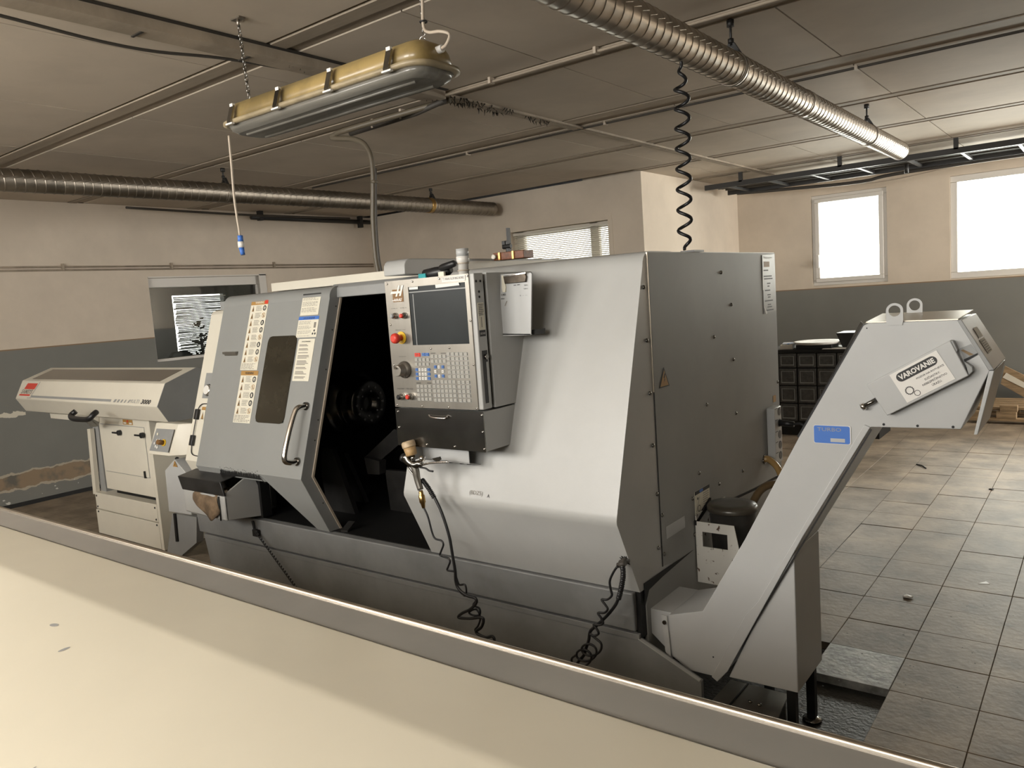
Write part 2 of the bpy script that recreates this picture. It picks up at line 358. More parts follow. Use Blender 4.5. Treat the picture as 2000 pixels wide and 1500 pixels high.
# ---- ceiling: slab, rectangular panels and painted ribs
bm = nb(); add_box(bm, XL - .3, XR + .3, YF - .3, YW + .3, HC + .03, HC + .25); CE = struct('ceiling', bm, 'joint')
ribs = [-2.71, -1.46, -.21, 1.04, 2.29, 3.54, 4.78, 6.04, 7.285, 8.61]
ribw = {2.29: .17, 3.54: .14, 4.78: .25}
pxs = [-8.1] + [-8.1 + .06 + k for k in (0,)] ; pxs = [-8.0, -6.86, -5.72, -4.6, -3.47, -2.35, -1.21, -.07, 1.07, 2.2, 3.3, 4.1]
for i, y0 in enumerate(ribs):
    w_ = ribw.get(y0, .15); y1 = ribs[i + 1] if i + 1 < len(ribs) else YW + .1
    for k in range(len(pxs) - 1):
        a, c = pxs[k], pxs[k + 1]
        if y0 > 7.2 and c < XJ + .0: continue
        dx = .02 * math.sin(i * 2.1 + k)
        b = nb(); add_box(b, a + .004, c - .004, y0 + w_ + .004, y1 - .014, HC, HC + .028)
        obj('ceiling_panel', b, 'panel', CE)
    b = nb()
    xa = XL if y0 < 7.2 else XJ
    add_box(b, xa, XR, y0 + .008, y0 + w_ * .55, HC - .004, HC + .028)
    add_box(b, xa, XR, y0 + w_ * .55, y0 + w_, HC + .006, HC + .028)
    obj('ceiling_rib', b, 'beam', CE)
for x in (-4.3, -1.9, .6):
    pass
# double grimy conduit crossing the ceiling
t = thing('ceiling_trunking', 'grimy dark double trunking running across the ceiling above the lamp', 'trunking', (-3.1, 2, HC))
b = nb(); add_box(b, -3.20, -3.125, YF + .02, 3.5, HC - .035, HC - .001); obj('trunking_rail', b, 'beam', t)
b = nb(); add_box(b, -3.09, -3.045, YF + .02, 3.5, HC - .05, HC - .001); obj('trunking_rail', b, 'beam', t)
tube('cable', [(-3.16, -1.4, HC - .045), (-3.22, .9, HC - .05), (-3.27, 1.75, HC - .06), (-3.22, 2.3, HC - .03), (-3.11, 3.45, HC - .03)], .007, 'cable', t)
b = nb(); add_box(b, -3.17, -3.12, 3.5, 9.25, HC - .014, HC - .001); add_box(b, -3.105, -3.085, 3.5, 9.25, HC - .016, HC - .001); obj('trunking_rail', b, 'beam', t)
b = nb(); add_box(b, -3.235, -3.20, YF + .02, 3.5, HC - .012, HC - .001); add_box(b, -3.125, -3.09, YF + .02, 3.5, HC - .022, HC - .001); add_box(b, -3.045, -3.02, YF + .02, 3.5, HC - .006, HC - .001); obj('soot_shade_strip', b, 'joint', t)  # sooty strips added as painted shade between and beside the rails
for y in (1.75, 2.25, 2.75, 3.2):
    b = nb(); add_box(b, -3.205, -3.12, y, y + .012, HC - .040, HC - .034); obj('clip', b, 'joint', t)
# black cobwebs hanging from the trunking
b = nb()
for k in range(160):
    y = random.uniform(2.2, 4.7) if k % 3 else random.uniform(3.3, 4.2); x = -3.13 + random.uniform(-.06, .06); L_ = random.uniform(.002, .022)
    add_cyl(b, (x, y, HC - .01), (x + random.uniform(-.02, .02), y + random.uniform(-.02, .02), HC - .022 - L_), .005, 5, .001)
obj('cobweb', b, 'joint', t, kind='stuff')
# surface cables along the ribs
def cable_run(label, pts, r, m, clips, name='ceiling_cable'):
    t = thing(name, label, 'cable', pts[0]); tube('cable', pts, r, m, t, smooth=0)
    for c in clips:
        p = V(c); b = nb(); add_box(b, p.x - .008, p.x + .008, p.y - .02, p.y + .02, p.z - .014, HC - .001); obj('clip', b, 'cablel', t)
    return t
cable_run('twin pale cable clipped along the ceiling right of the lamp', [(-3.1, 3.50, HC - .03), (-2.6, 3.52, HC - .022), (-1.6, 3.52, HC - .022), (3, 3.53, HC - .02)], .008, 'beam', [(-2.72, 3.515, HC - .02), (-2.05, 3.52, HC - .02)])
cable_run('thin dark cable along the ceiling rib above the right duct hanger', [(-6.2, 5.045, HC - .012), (-2, 5.06, HC - .012), (3.5, 5.05, HC - .012)], .008, 'cable', [(-4.2, 5.05, HC - .01), (-2.9, 5.055, HC - .01), (-1.2, 5.055, HC - .01)])
cable_run('sooty cable bundle clipped behind the lamp at the ceiling', [(-3.1, 3.55, HC - .04), (-3.35, 3.57, HC - .06), (-3.6, 3.62, HC - .05), (-4.05, 3.66, HC - .045)], .018, 'cable', [(-3.5, 3.6, HC - .05), (-3.8, 3.64, HC - .045)])
# ---- window frames
def pvc_window(n, y, hole, sash=True, mull=()):
    xa, xb, za, zb = hole; b = nb(); f = .07
    add_box(b, xa, xb, y + .02, y + .10, za, za + f); add_box(b, xa, xb, y + .02, y + .10, zb - f, zb); add_box(b, xa, xa + f, y + .02, y + .10, za + f, zb - f); add_box(b, xb - f, xb, y + .02, y + .10, za + f, zb - f)
    w_ = struct('window_%d' % n, b, 'pvc', .006)
    if sash:
        b = nb(); g = .035; i0 = xa + f - .03; i1 = xb - f + .03; j0 = za + f - .03; j1 = zb - f + .03
        add_box(b, i0, i1, y - .005, y + .045, j0, j0 + .05); add_box(b, i0, i1, y - .005, y + .045, j1 - .05, j1); add_box(b, i0, i0 + .05, y - .005, y + .045, j0 + .05, j1 - .05); add_box(b, i1 - .05, i1, y - .005, y + .045, j0 + .05, j1 - .05)
        obj('sash', b, 'pvc', w_, .006)
    box('pane', xa + f, xb - f, y + .055, y + .06, za + f, zb - f, 'glass', w_)
    return w_
w1 = pvc_window(1, YW, W1)
b = nb(); add_box(b, -2.885, -2.865, YW - .03, YW - .005, 1.72, 1.80); add_box(b, -2.89, -2.86, YW - .045, YW - .03, 1.70, 1.86); obj('window_handle', b, 'pvc', w1, .004)
pvc_window(2, YW, W2, False)
b = nb()   # raised plaster reveal round the blind window
for q in ((-5.70, -4.25, YB - .006, YB, 2.36, 2.425), (-4.30, -4.245, YB - .006, YB, 1.3, 2.36), (-5.70, -5.62, YB - .006, YB, 1.3, 2.36)): add_box(b, *q)
w3 = struct('window_3', b, 'wall')
b = nb(); xa, xb, za, zb = WB; f = .06
add_box(b, xa, xb, YB + .12, YB + .18, za, za + f); add_box(b, xa, xb, YB + .12, YB + .18, zb - f, zb); add_box(b, xa, xa + .1, YB + .12, YB + .18, za, zb); add_box(b, xb - f, xb, YB + .12, YB + .18, za, zb); add_box(b, -4.60, -4.50, YB + .12, YB + .18, za, zb)
obj('window_frame', b, 'pvc', w3); box('pane', xa + .05, xb - .05, YB + .14, YB + .145, za + .05, zb - .05, 'glass', w3)
bl = thing('window_blind', 'cream venetian blind hanging in the back wall window', 'blind', (-4.96, YB + .06, 2.34))
box('head_rail', xa + .01, xb - .01, YB + .03, YB + .08, 2.315, 2.345, 'blind', bl)
sm = nb(); add_prism(sm, [(xa + .015, YB + .042, 0), (xa + .015, YB + .062, .014), (xa + .015, YB + .0625, .0147), (xa + .015, YB + .0425, .0008)], (xb - xa - .03, 0, 0))
me = bpy.data.meshes.new('slat'); bmesh.ops.translate(sm, verts=sm.verts, vec=-V(bl.location)); sm.to_mesh(me); sm.free(); me.materials.append(M['blind'])
for k in range(38):
    o = bpy.data.objects.new('slat', me); C.objects.link(o); o.parent = bl; o.location = (0, 0, 2.295 - k * .021)
for x in (-5.45, -4.96, -4.45): tube('cord', [(x, YB + .04, 2.32), (x, YB + .04, 1.5)], .0015, 'cablel', bl, 4, 0)
# ---- internal office window in the left wall and the dim office behind it
ya, yb, za, zb = WL
b = nb(); add_box(b, XL - .13, XL - .05, ya, yb, zb - .10, zb); add_box(b, XL - .13, XL - .05, ya, ya + .03, za, zb - .1); add_box(b, XL - .13, XL - .05, yb - .09, yb, za, zb - .1); add_box(b, XL - .13, XL - .05, ya, yb, za, za + .03)
w5 = struct('window_4', b, 'pvc', .004)
box('pane', XL - .10, XL - .095, ya + .02, yb - .08, za + .02, zb - .09, 'glass', w5)
b = nb(); add_box(b, XL - .002, XL + .012, yb - .09, yb, za - .02, zb + .02); add_box(b, XL - .002, XL + .012, ya, yb, zb, zb + .012); obj('reveal', b, 'pvc', w5)
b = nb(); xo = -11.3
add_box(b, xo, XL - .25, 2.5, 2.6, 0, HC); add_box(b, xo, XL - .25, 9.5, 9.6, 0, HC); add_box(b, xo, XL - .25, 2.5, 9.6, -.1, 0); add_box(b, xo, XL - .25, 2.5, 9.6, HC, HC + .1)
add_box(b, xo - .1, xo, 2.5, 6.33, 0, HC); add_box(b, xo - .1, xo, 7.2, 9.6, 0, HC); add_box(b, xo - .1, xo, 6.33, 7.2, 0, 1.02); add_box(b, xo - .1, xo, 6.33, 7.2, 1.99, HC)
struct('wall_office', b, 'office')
bl = thing('window_blind', 'grey venetian blind glowing in the office window seen through the glass', 'blind', (-11.25, 6.75, 2.0))
box('head_rail', -11.28, -11.24, 6.35, 7.2, 1.955, 1.965, 'blind', bl)
sm = nb(); add_prism(sm, [(-11.272, 6.34, 0), (-11.266, 6.34, .0215), (-11.2652, 6.34, .0213), (-11.2712, 6.34, -.0002)], (0, .86, 0)); me = bpy.data.meshes.new('slat'); bmesh.ops.translate(sm, verts=sm.verts, vec=-V(bl.location)); sm.to_mesh(me); sm.free(); me.materials.append(M['greyd'])
for k in range(38):
    o = bpy.data.objects.new('slat', me); C.objects.link(o); o.parent = bl; o.location = (0, 0, 1.94 - k * .0245); o.rotation_euler = (random.uniform(-.012, .012), 0, 0)
ch = thing('office_chair', 'black office chair back behind the office window glass', 'chair', (-9.2, 5.2, 0))
b = nb(); add_prism(b, [(-9.2, 5.0, 1.0), (-9.2, 5.04, 1.17), (-9.2, 5.1, 1.225), (-9.2, 5.28, 1.23), (-9.2, 5.36, 1.17), (-9.2, 5.42, 1.0), (-9.2, 5.38, .62), (-9.2, 5.04, .62)], (-.06, 0, 0)); obj('backrest', b, 'soot', ch, .02)
box('seat', -9.7, -9.25, 4.97, 5.43, .45, .53, 'soot', ch, .02); cyl('post', (-9.45, 5.2, .05), (-9.45, 5.2, .45), .03, 'black', ch)
b = nb()
for k in range(5): a = 2 * PI * k / 5; add_cyl(b, (-9.45, 5.2, .07), (-9.45 + .28 * math.cos(a), 5.2 + .28 * math.sin(a), .04), .02, 6)
obj('star_base', b, 'black', ch); box('back_bracket', -9.45, -9.25, 5.17, 5.23, .44, .7, 'black', ch)
ch = thing('potted_plant', 'dark potted plant silhouetted against the office blind', 'plant', (-9.6, 5.75, 0))
cyl('pot', (-9.6, 5.75, 0), (-9.6, 5.75, .45), .14, 'black', ch, r2=.18); cyl('stem', (-9.6, 5.75, .4), (-9.6, 5.72, 1.35), .02, 'soot', ch)
b = nb()
for k in range(60):
    z = random.uniform(.95, 1.62); rr = .28 * (1 - (z - .95) / .8) + .05; a = random.uniform(0, 6.3); c = V((-9.6, 5.72, z)); d = V((math.cos(a), math.sin(a), random.uniform(-.2, .6))) * rr; s_ = V((-math.sin(a), math.cos(a), 0)) * .035
    add_poly(b, [c, c + d * .5 + s_, c + d, c + d * .5 - s_])
obj('foliage', b, 'soot', ch)
# ---- wall conduits (left wall)
t = thing('wall_conduit', 'pair of thin painted conduits running along the left wall', 'conduit', (XL, 3, 2.18))
for z in (2.205, 2.175): cyl('pipe', (XL + .014, -1.5, z), (XL + .014, YB - .02, z - .02), .009, 'beam', t, 8)
for y in (2.75, 3.4, 4.5, 5.8): box('clip', XL, XL + .03, y, y + .02, 2.16, 2.225, 'beam', t)
t = thing('wall_pipe', 'sooty black rail with a bracket under the ceiling at the left corner', 'rail', (XL + .1, 6, 2.72))
cyl('pipe', (XL + .1, 5.5, 2.735), (XL + .1, 7.35, 2.735), .028, 'tray', t, 8); box('bracket', XL + .07, XL + .13, 7.14, 7.19, 2.66, HC, 'tray', t); box('bracket', XL + .07, XL + .13, 5.6, 5.65, 2.7, HC, 'tray', t)
tube('cable', [(XL + .2, 4.0, 2.76), (XL + .22, 5.4, 2.74), (XL + .2, 6.9, 2.76)], .012, 'cable', t)
# skirting cable along left wall base
b = nb(); add_box(b, XL, XL + .02, YF, YB, 0, .035); o = struct('baseboard_left', b, 'soot')
# ================================================================== SPIRAL DUCTS
def duct(label, p0, p1, r, m, step, hangers, name='spiral_duct', coupl=()):
    t = thing(name, label, 'duct', p0, 'spiral ventilation ducts under the ceiling'); p0 = V(p0); p1 = V(p1); L_ = (p1 - p0).length; d, a, b_ = frame_axes(p1 - p0)
    b = nb(); prof = [(r * .97, 0)]; x = 0; k = 0
    while x < L_:
        prof += [(r, x), (r, min(x + step * .82, L_)), (r * 1.035, min(x + step * .87, L_)), (r * 1.035, min(x + step * .95, L_))]; x += step; k += 1
    prof += [(r * 1.03, L_), (r * .93, L_ + .004)]
    # skewed rings give the spiral seam
    seg = 28; R = []
    for rr, h in prof: R.append([b.verts.new(p0 + d * (h + (step * (q / seg) if 0 < h < L_ - step else 0)) + (a * math.cos(2 * PI * q / seg) + b_ * math.sin(2 * PI * q / seg)) * rr) for q in range(seg)])
    for A, B in zip(R, R[1:]):
        for q in range(seg):
            f = b.faces.new((A[q], A[(q + 1) % seg], B[(q + 1) % seg], B[q])); f.smooth = False
    b.faces.new(R[0][::-1]); b.faces.new(R[-1]); bmesh.ops.recalc_face_normals(b, faces=b.faces)
    o = obj('duct_tube', b, m, t)
    for f in o.data.polygons: f.use_smooth = len(f.vertices) == 4
    o.data.set_sharp_from_angle(angle=.45)
    for c in coupl:
        q = p0 + d * c; b = nb(); add_lathe(b, [(r * 1.04, 0), (r * 1.07, .01), (r * 1.05, .02), (r * 1.05, .06), (r * 1.07, .07), (r * 1.04, .08)], q, d, 28); obj('coupling', b, 'brass' if m == 'galvD' else 'galv', t)
    for y in hangers:
        s_ = (y - p0.y) / (p1.y - p0.y); q = p0 + (p1 - p0) * s_
        ring = nb(); add_lathe(ring, [(r * 1.05, -.012), (r * 1.08, -.012), (r * 1.08, .012), (r * 1.05, .012)], q, d, 28); obj('hanger_band', ring, 'galvD', t)
        b = nb(); top = q + V((0, 0, r * 1.03)); add_cyl(b, top + V((0, 0, .03)), (q.x, q.y, HC), .006, 8); add_cyl(b, (q.x, q.y, HC - .03), (q.x, q.y, HC), .018, 8)
        add_prism(b, [top + V((-.045, 0, -.012)), top + V((-.012, 0, .045)), top + V((.012, 0, .045)), top + V((.045, 0, -.012)), top + V((.03, 0, -.012)), top + V((0, 0, .025)), top + V((-.03, 0, -.012))], (0, .02, 0)); add_cyl(b, top + V((0, 0, .04)), top + V((0, 0, .06)), .014, 6)
        obj('hanger', b, 'tray', t)
    return t
duct('bright spiral ventilation duct running away at upper right', (-1.42, -1.0, 2.585), (-1.42, 7.35, 2.595), .073, 'galv', .062, [1.16, 3.68, 6.25], coupl=(5.72,))
duct('long dark spiral duct running away along the left side', (-5.76, -1.45, 2.565), at(962, 408.5, X=-5.74), .076, 'galvD', .062, [1.3, 3.78, 6.24], coupl=(7.62,))
# ================================================================== CABLE TRAY ON WINDOW WALL
t = thing('cable_tray', 'grimy black cable ladder under the ceiling along the window wall', 'cable tray', (-2, 9.3, 2.68))
for y0, y1, z0, z1 in ((8.62, 8.66, 2.66, 2.715), (9.30, 9.33, 2.65, 2.71)): box('side_rail', -3.7, XR, y0, y1, z0, z1, 'tray', t)
for k in range(16): box('rung', -3.45 + k * .46, -3.42 + k * .46, 8.66, 9.3, 2.66, 2.685, 'tray', t)
for k, (y, r) in enumerate(((8.74, .012), (8.80, .010), (8.9, .02), (9.0, .011), (9.12, .018), (9.22, .014))):
    tube('cable', [(-3.65, y, 2.70), (-2.2, y + .03, 2.70), (-.5, y - .02, 2.70), (3.9, y, 2.70)], r, 'cable', t, 6)
for k in range(7): box('bracket', -3.3 + k * 1.05, -3.26 + k * 1.05, 8.62, 8.65, 2.70, HC, 'tray', t)
tube('cable', [(-3.6, 9.35, 2.66), (-3.0, 9.36, 2.63), (-2.2, 9.36, 2.60), (-1.4, 9.36, 2.64), (3, 9.36, 2.65)], .02, 'cable', t, 6)
tube('cable', [(-2.5, 9.40, 2.62), (-2.0, 9.42, 2.575), (-1.2, 9.40, 2.64)], .006, 'cablel', t, 5)
cyl('insulator', (-1.62, 8.7, 2.64), (-1.62, 8.7, 2.55), .02, 'tray', t, 8)
# ================================================================== HANGING FLUORESCENT LAMP
lx0, lx1, ly0, ly1, lz = -2.955, -1.78, 1.93, 2.185, 2.385; ly = (ly0 + ly1) / 2
t = thing('fluorescent_lamp', 'long sealed workshop lamp with amber stained body hanging on two chains', 'lamp', ((lx0 + lx1) / 2, ly, lz))
def rrect(x0, x1, y0, y1, r, z, n=5):
    out = []
    for cx, cy, a0 in ((x1 - r, y1 - r, 0), (x0 + r, y1 - r, 90), (x0 + r, y0 + r, 180), (x1 - r, y0 + r, 270)):
        for k in range(n + 1): a = math.radians(a0 + 90 * k / n); out.append(V((cx + r * math.cos(a), cy + r * math.sin(a), z)))
    return out
def loft(bm, rings, cap=True, mi=0):
    R = [[bm.verts.new(p) for p in r] for r in rings]; n = len(R[0])
    for A, B in zip(R, R[1:]):
        for k in range(n): f = bm.faces.new((A[k], A[(k + 1) % n], B[(k + 1) % n], B[k])); f.smooth = True; f.material_index = mi
    if cap: f = bm.faces.new(R[0][::-1]); g_ = bm.faces.new(R[-1]); f.material_index = g_.material_index = mi
    bmesh.ops.recalc_face_normals(bm, faces=bm.faces)
b = nb(); loft(b, [rrect(lx0 + .02, lx1 - .02, ly0 + .02, ly1 - .02, .07, lz + .012), rrect(lx0 + .03, lx1 - .03, ly0 + .03, ly1 - .03, .065, lz + .06), rrect(lx0 + .045, lx1 - .045, ly0 + .045, ly1 - .045, .05, lz + .085), rrect(lx0 + .06, lx1 - .06, ly0 + .07, ly1 - .07, .03, lz + .095)]); obj('lamp_body', b, 'lampbody', t)
b = nb(); loft(b, [rrect(lx0 + .012, lx1 - .012, ly0 + .012, ly1 - .012, .08, lz - .004), rrect(lx0, lx1, ly0, ly1, .085, lz), rrect(lx0, lx1, ly0, ly1, .085, lz + .012), rrect(lx0 + .014, lx1 - .014, ly0 + .014, ly1 - .014, .075, lz + .016)]); obj('lamp_rim', b, 'lamprim', t)
b = nb(); loft(b, [rrect(lx0 + .02, lx1 - .02, ly0 + .02, ly1 - .02, .07, lz - .003), rrect(lx0 + .03, lx1 - .03, ly0 + .03, ly1 - .03, .065, lz - .02), rrect(lx0 + .055, lx1 - .055, ly0 + .05, ly1 - .05, .05, lz - .032)]); obj('diffuser', b, 'lampglass', t)
for q in (-.045, .045): cyl('lamp_tube', (lx0 + .1, ly + q, lz - .034), (lx1 - .1, ly + q, lz - .034), .006, 'lampglass', t, 8)
for k in range(4):
    x = lx0 + .10 + k * (lx1 - lx0 - .26) / 3
    for y, sg in ((ly0, -1), (ly1, 1)):
        b = nb(); add_prism(b, [(x, y + sg * .004, lz - .006), (x, y - sg * .018, lz + .066), (x, y - sg * .012, lz + .068), (x, y + sg * .010, lz + .002)], (.026, 0, 0)); obj('clip', b, 'steelD', t)
        b = nb(); add_box(b, x - .006, x + .038, min(y, y + sg * .012), max(y, y + sg * .012), lz - .010, lz - .004); obj('clip_end', b, 'white', t)
        b = nb(); add_box(b, x + .002, x + .022, min(y - sg * .022, y - sg * .01), max(y - sg * .022, y - sg * .01), lz + .064, lz + .076); obj('clip_end', b, 'white', t)
def chain(p, q, parent):
    b = nb(); p = V(p); q = V(q); n = int((q - p).length / .021); 
    for k in range(n):
        c = p + (q - p) * ((k + .5) / n); ax = (1, 0, 0) if k % 2 else (0, 1, 0); d = V((0, 0, 1)); s_ = V((0, 1, 0)) if k % 2 else V((1, 0, 0))
        pts = [c + d * (.014 * math.cos(a)) + s_ * (.0065 * math.sin(a)) for a in [2 * PI * i / 8 for i in range(9)]]; add_tube(b, pts, .0021, 5)
    return obj('chain', b, 'steelD', parent)
chain((-2.842, 2.03, lz + .11), (-2.842, 2.015, HC - .01), t); chain((-1.86, 2.05, lz + .12), (-1.86, 2.05, HC - .01), t)
for x in (-2.842, -1.86):
    b = nb(); ring_shape(b, (x, 2.04, lz + .10), (0, 1, 0), .013, .0025, 12, 6); obj('hook', b, 'chrome', t)
    b = nb(); add_cyl(b, (x, 2.015, HC - .03), (x, 2.015, HC), .008, 6); add_box(b, x - .03, x + .03, 2.0, 2.03, HC - .006, HC); obj('ceiling_hook', b, 'galvD', t)
tube('power_cable', [(-1.845, 2.05, HC), (-1.85, 2.045, 2.62), (-1.85, 2.04, 2.53), (-1.82, 2.03, 2.50), (-1.76, 2.02, 2.485), (-1.73, 2.03, 2.47), (-1.765, 2.05, 2.45), (-1.81, 2.06, 2.445)], .0055, 'cablel', t)
b = nb(); ring_shape(b, (-1.853, 2.045, 2.545), (0, 0, 1), .012, .003, 10, 5); obj('cable_tie', b, 'black', t)
cyl('gland', (-1.83, 2.06, 2.445), (-1.79, 2.06, 2.447), .013, 'white', t, 10)
t = thing('pull_cord', 'pale cord with blue and white plug hanging below the lamp', 'cord', (-2.82, 1.93, lz))
tube('cord', [at(447, 265, Y=1.94), at(452, 320, Y=1.94), at(458, 390, Y=1.94), at(469, 462, Y=1.94)], .005, 'cablel', t)
a = at(469, 460, Y=1.94); cyl('plug', a, a - V((0, 0, .025)), .011, 'inkb', t, 10); cyl('plug', a - V((0, 0, .025)), a - V((0, 0, .05)), .013, 'white', t, 10); cyl('plug', a - V((0, 0, .05)), a - V((-.006, 0, .08)), .011, 'inkb', t, 10, r2=.009)
# ================================================================== FLEX CONDUIT AND COILED CORD
pts = [(-3.1, 3.6, HC - .03), at(690, 250, Y=3.43), at(656, 262, Y=3.43), at(650, 270, Y=3.43), at(690, 272, Y=3.43), at(716, 287, Y=3.43), at(728, 330, Y=3.43), at(729, 430, Y=3.43), at(734, 500, Y=3.43), at(741, 540, Y=3.43), at(743, 560, Y=3.43)]
t = thing('flexible_conduit', 'olive flexible conduit dropping from the ceiling behind the machine', 'conduit', pts[-1])
b = nb(); sp = smooth_path(pts, 14); add_tube(b, sp, .017, 10, 0, rad=lambda s: .0165 + .0012 * math.sin(s * 900)); obj('sleeve', b, 'hose', t)
tube('cable', [p + V((.028, 0, 0)) for p in pts[6:]], .006, 'cable', t); 
b = nb(); add_cyl(b, at(731, 358, Y=3.43), at(731, 352, Y=3.43), .021, 12); obj('joint', b, 'hose', t)
top = V((-1.41, 3.1, 2.512)); botm = V((-1.445, 3.14, 1.752)); pts = []
n = 260
for i in range(n + 1):
    s_ = i / n; c = top.lerp(botm, s_); amp = .028 * min(1, s_ * 7, (1 - s_) * 12 + .15); ph = 2 * PI * 9.5 * (s_ ** .92)
    pts.append(c + V((math.cos(ph), math.sin(ph), 0)) * amp)
t = tube('coiled_cord', pts, .0072, 'black', None, 8, 0); tag(t, 'black coiled cord hanging from the right duct to the machine top', 'cord')
# ================================================================== CNC LATHE
MX0, MX1 = -4.36, -1.4; BU_Y, BU_Z = 2.36, .77
def fy(z): return BU_Y + (z - BU_Z) * .325 if z >= BU_Z else BU_Y + (BU_Z - z) * .47
ML = thing('cnc_lathe', 'large grey enclosed turning machine with open sliding door and control panel', 'machine', (-2.9, 3.3, 0))
def shell(x0, x1, ztop, dy=0., th=.02, zbot=.46, name='panel', m='grey', bevel=.006, parent=ML, label=None, top=True, back=None):
    """bent front sheet: rounded top, sloping face, bulge and undercut, thickness th"""
    out = []
    if top:
        for a in (90, 70, 50, 30, 10): out.append((fy(ztop - .05) + .055 - .055 * math.cos(math.radians(90 - a)) * 1 + dy if False else fy(ztop - .05) + dy + .055 * (1 - math.cos(math.radians(90 - (90 - a) - 0))) if False else fy(ztop - .06) + dy + .06 * (1 - math.cos(math.radians(a))), ztop - .06 + .06 * math.sin(math.radians(a))))
    else: out.append((fy(ztop) + dy, ztop))
    out += [(fy(BU_Z + .03) + dy, BU_Z + .03), (BU_Y + .003 + dy, BU_Z + .008), (BU_Y + .004 + dy, BU_Z - .008), (fy(BU_Z - .03) + dy, BU_Z - .03), (fy(zbot) + dy, zbot)]
    inn = [(y + th, z - (th * .6 if z > ztop - .01 else 0)) for y, z in out][::-1]
    b = nb(); add_prism(b, [(x0, y, z) for y, z in out + inn], (x1 - x0, 0, 0)); return obj(name, b, m, parent, bevel, label=label)
# right front enclosure: solid cabinet so that nothing shows through
def solid(x0, x1, yb, ztop, name, m, dy=0., zbot=.46, bevel=.004):
    out = []
    for a in (90, 72, 54, 36, 18, 0): out.append((fy(ztop - .06) + dy + .06 * (1 - math.cos(math.radians(a))), ztop - .06 + .06 * math.sin(math.radians(a))))
    out += [(fy(BU_Z + .025) + dy, BU_Z + .025), (BU_Y + .003 + dy, BU_Z + .007), (BU_Y + .003 + dy, BU_Z - .007), (fy(BU_Z - .025) + dy, BU_Z - .025), (fy(zbot) + dy, zbot), (yb, zbot), (yb, ztop)]
    b = nb(); add_prism(b, [(x0, y, z) for y, z in out], (x1 - x0, 0, 0)); o = obj(name, b, m, ML)
    for p in o.data.polygons: p.use_smooth = abs(p.normal.x) < .5
    o.data.set_sharp_from_angle(angle=.5); return o
solid(-2.48, MX1, 2.90, 1.74, 'right_enclosure', 'grey')
# side panel: front strip seam at Y 2.68
b = nb(); add_prism(b, [(MX1, 2.70, .50), (MX1, 2.70, 1.735), (MX1, 4.12, 1.735), (MX1, 4.12, .46), (MX1, 3.02, .46)], (.0025, 0, 0)); obj('side_panel', b, 'greyshade', ML)
# cut lower line of the side panel rises to the back: a darker gap strip and the side skirt below
b = nb(); add_prism(b, [(MX1 - .02, 2.52, .46), (MX1 - .02, 2.52, .28), (MX1 - .02, 2.56, .28), (MX1 - .02, 2.7, .46)], (.012, 0, 0)); obj('shadow_gap', b, 'soot', ML)
b = nb(); add_prism(b, [(-1.415, 2.575, .45), (-1.415, 2.55, .39), (-1.415, 2.555, .1), (-1.415, 4.10, .1), (-1.415, 4.10, .47), (-1.415, 3.02, .475), (-1.415, 2.76, .475)], (.0165, 0, 0)); obj('side_skirt', b, 'greyshade', ML)
b = nb(); add_box(b, -1.426, -1.404, 2.515, 2.60, .275, .478); obj('end_gap', b, 'soot', ML)
b = nb(); add_prism(b, [(-1.3985, 2.535, .485), (-1.3985, 2.98, .482), (-1.3985, 2.69, .462), (-1.3985, 2.572, .448), (-1.3985, 2.537, .40)], (.002, 0, 0)); obj('end_gap', b, 'soot', ML)
# main body behind
box('rear_body', MX0 + .1, MX1 - .003, 2.92, 4.12, .1, 1.732, 'greyd', ML) if False else None
b = nb(); add_box(b, -2.46, MX1 - .001, 2.90, 4.12, .46, 1.738); obj('rear_cabinet', b, 'grey', ML)
b = nb(); add_box(b, MX0, -2.46, 3.75, 4.12, .3, 1.74); add_box(b, MX0, -4.0, 2.75, 3.75, .3, 1.70); obj('rear_body', b, 'greyd', ML)
# interior walls of the open work area
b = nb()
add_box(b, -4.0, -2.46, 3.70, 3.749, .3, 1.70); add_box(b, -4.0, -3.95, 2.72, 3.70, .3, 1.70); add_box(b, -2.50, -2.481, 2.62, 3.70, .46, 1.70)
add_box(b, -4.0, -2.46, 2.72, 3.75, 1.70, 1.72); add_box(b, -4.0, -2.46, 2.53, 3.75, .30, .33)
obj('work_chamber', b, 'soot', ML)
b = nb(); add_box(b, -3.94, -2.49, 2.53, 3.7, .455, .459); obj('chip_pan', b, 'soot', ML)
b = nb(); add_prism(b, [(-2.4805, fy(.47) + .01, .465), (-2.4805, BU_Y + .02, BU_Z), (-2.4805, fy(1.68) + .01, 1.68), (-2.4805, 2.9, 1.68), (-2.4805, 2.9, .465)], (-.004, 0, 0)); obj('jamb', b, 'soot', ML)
# header above the opening and cream top rail
b = nb(); add_prism(b, [(-3.26, 2.70, 1.665), (-3.26, 2.705, 1.715), (-3.26, 2.73, 1.735), (-3.26, 2.86, 1.735), (-3.26, 2.86, 1.665)], (.80, 0, 0)); obj('door_header', b, 'greyd', ML, .004)
b = nb(); add_box(b, -3.98, -2.62, 2.86, 2.93, 1.735, 1.785); obj('top_rail', b, 'cream', ML, .003)
# guard box on top
b = nb(); prof = [(2.60, 1.742), (2.60, 1.775)] + [(2.64 - .04 * math.cos(math.radians(a)), 1.775 + .04 * math.sin(math.radians(a))) for a in (20, 45, 70, 90)] + [(4.05, 1.808), (4.05, 1.742)]
add_prism(b, [(-2.735, y, z) for y, z in prof], (.14, 0, 0)); obj('top_guard', b, 'grey', ML, .004)
b = nb(); add_box(b, -2.594, -2.5915, 3.02, 4.03, 1.742, 1.800); obj('top_guard_plate', b, 'cream', ML, label='scuffed beige side plate')
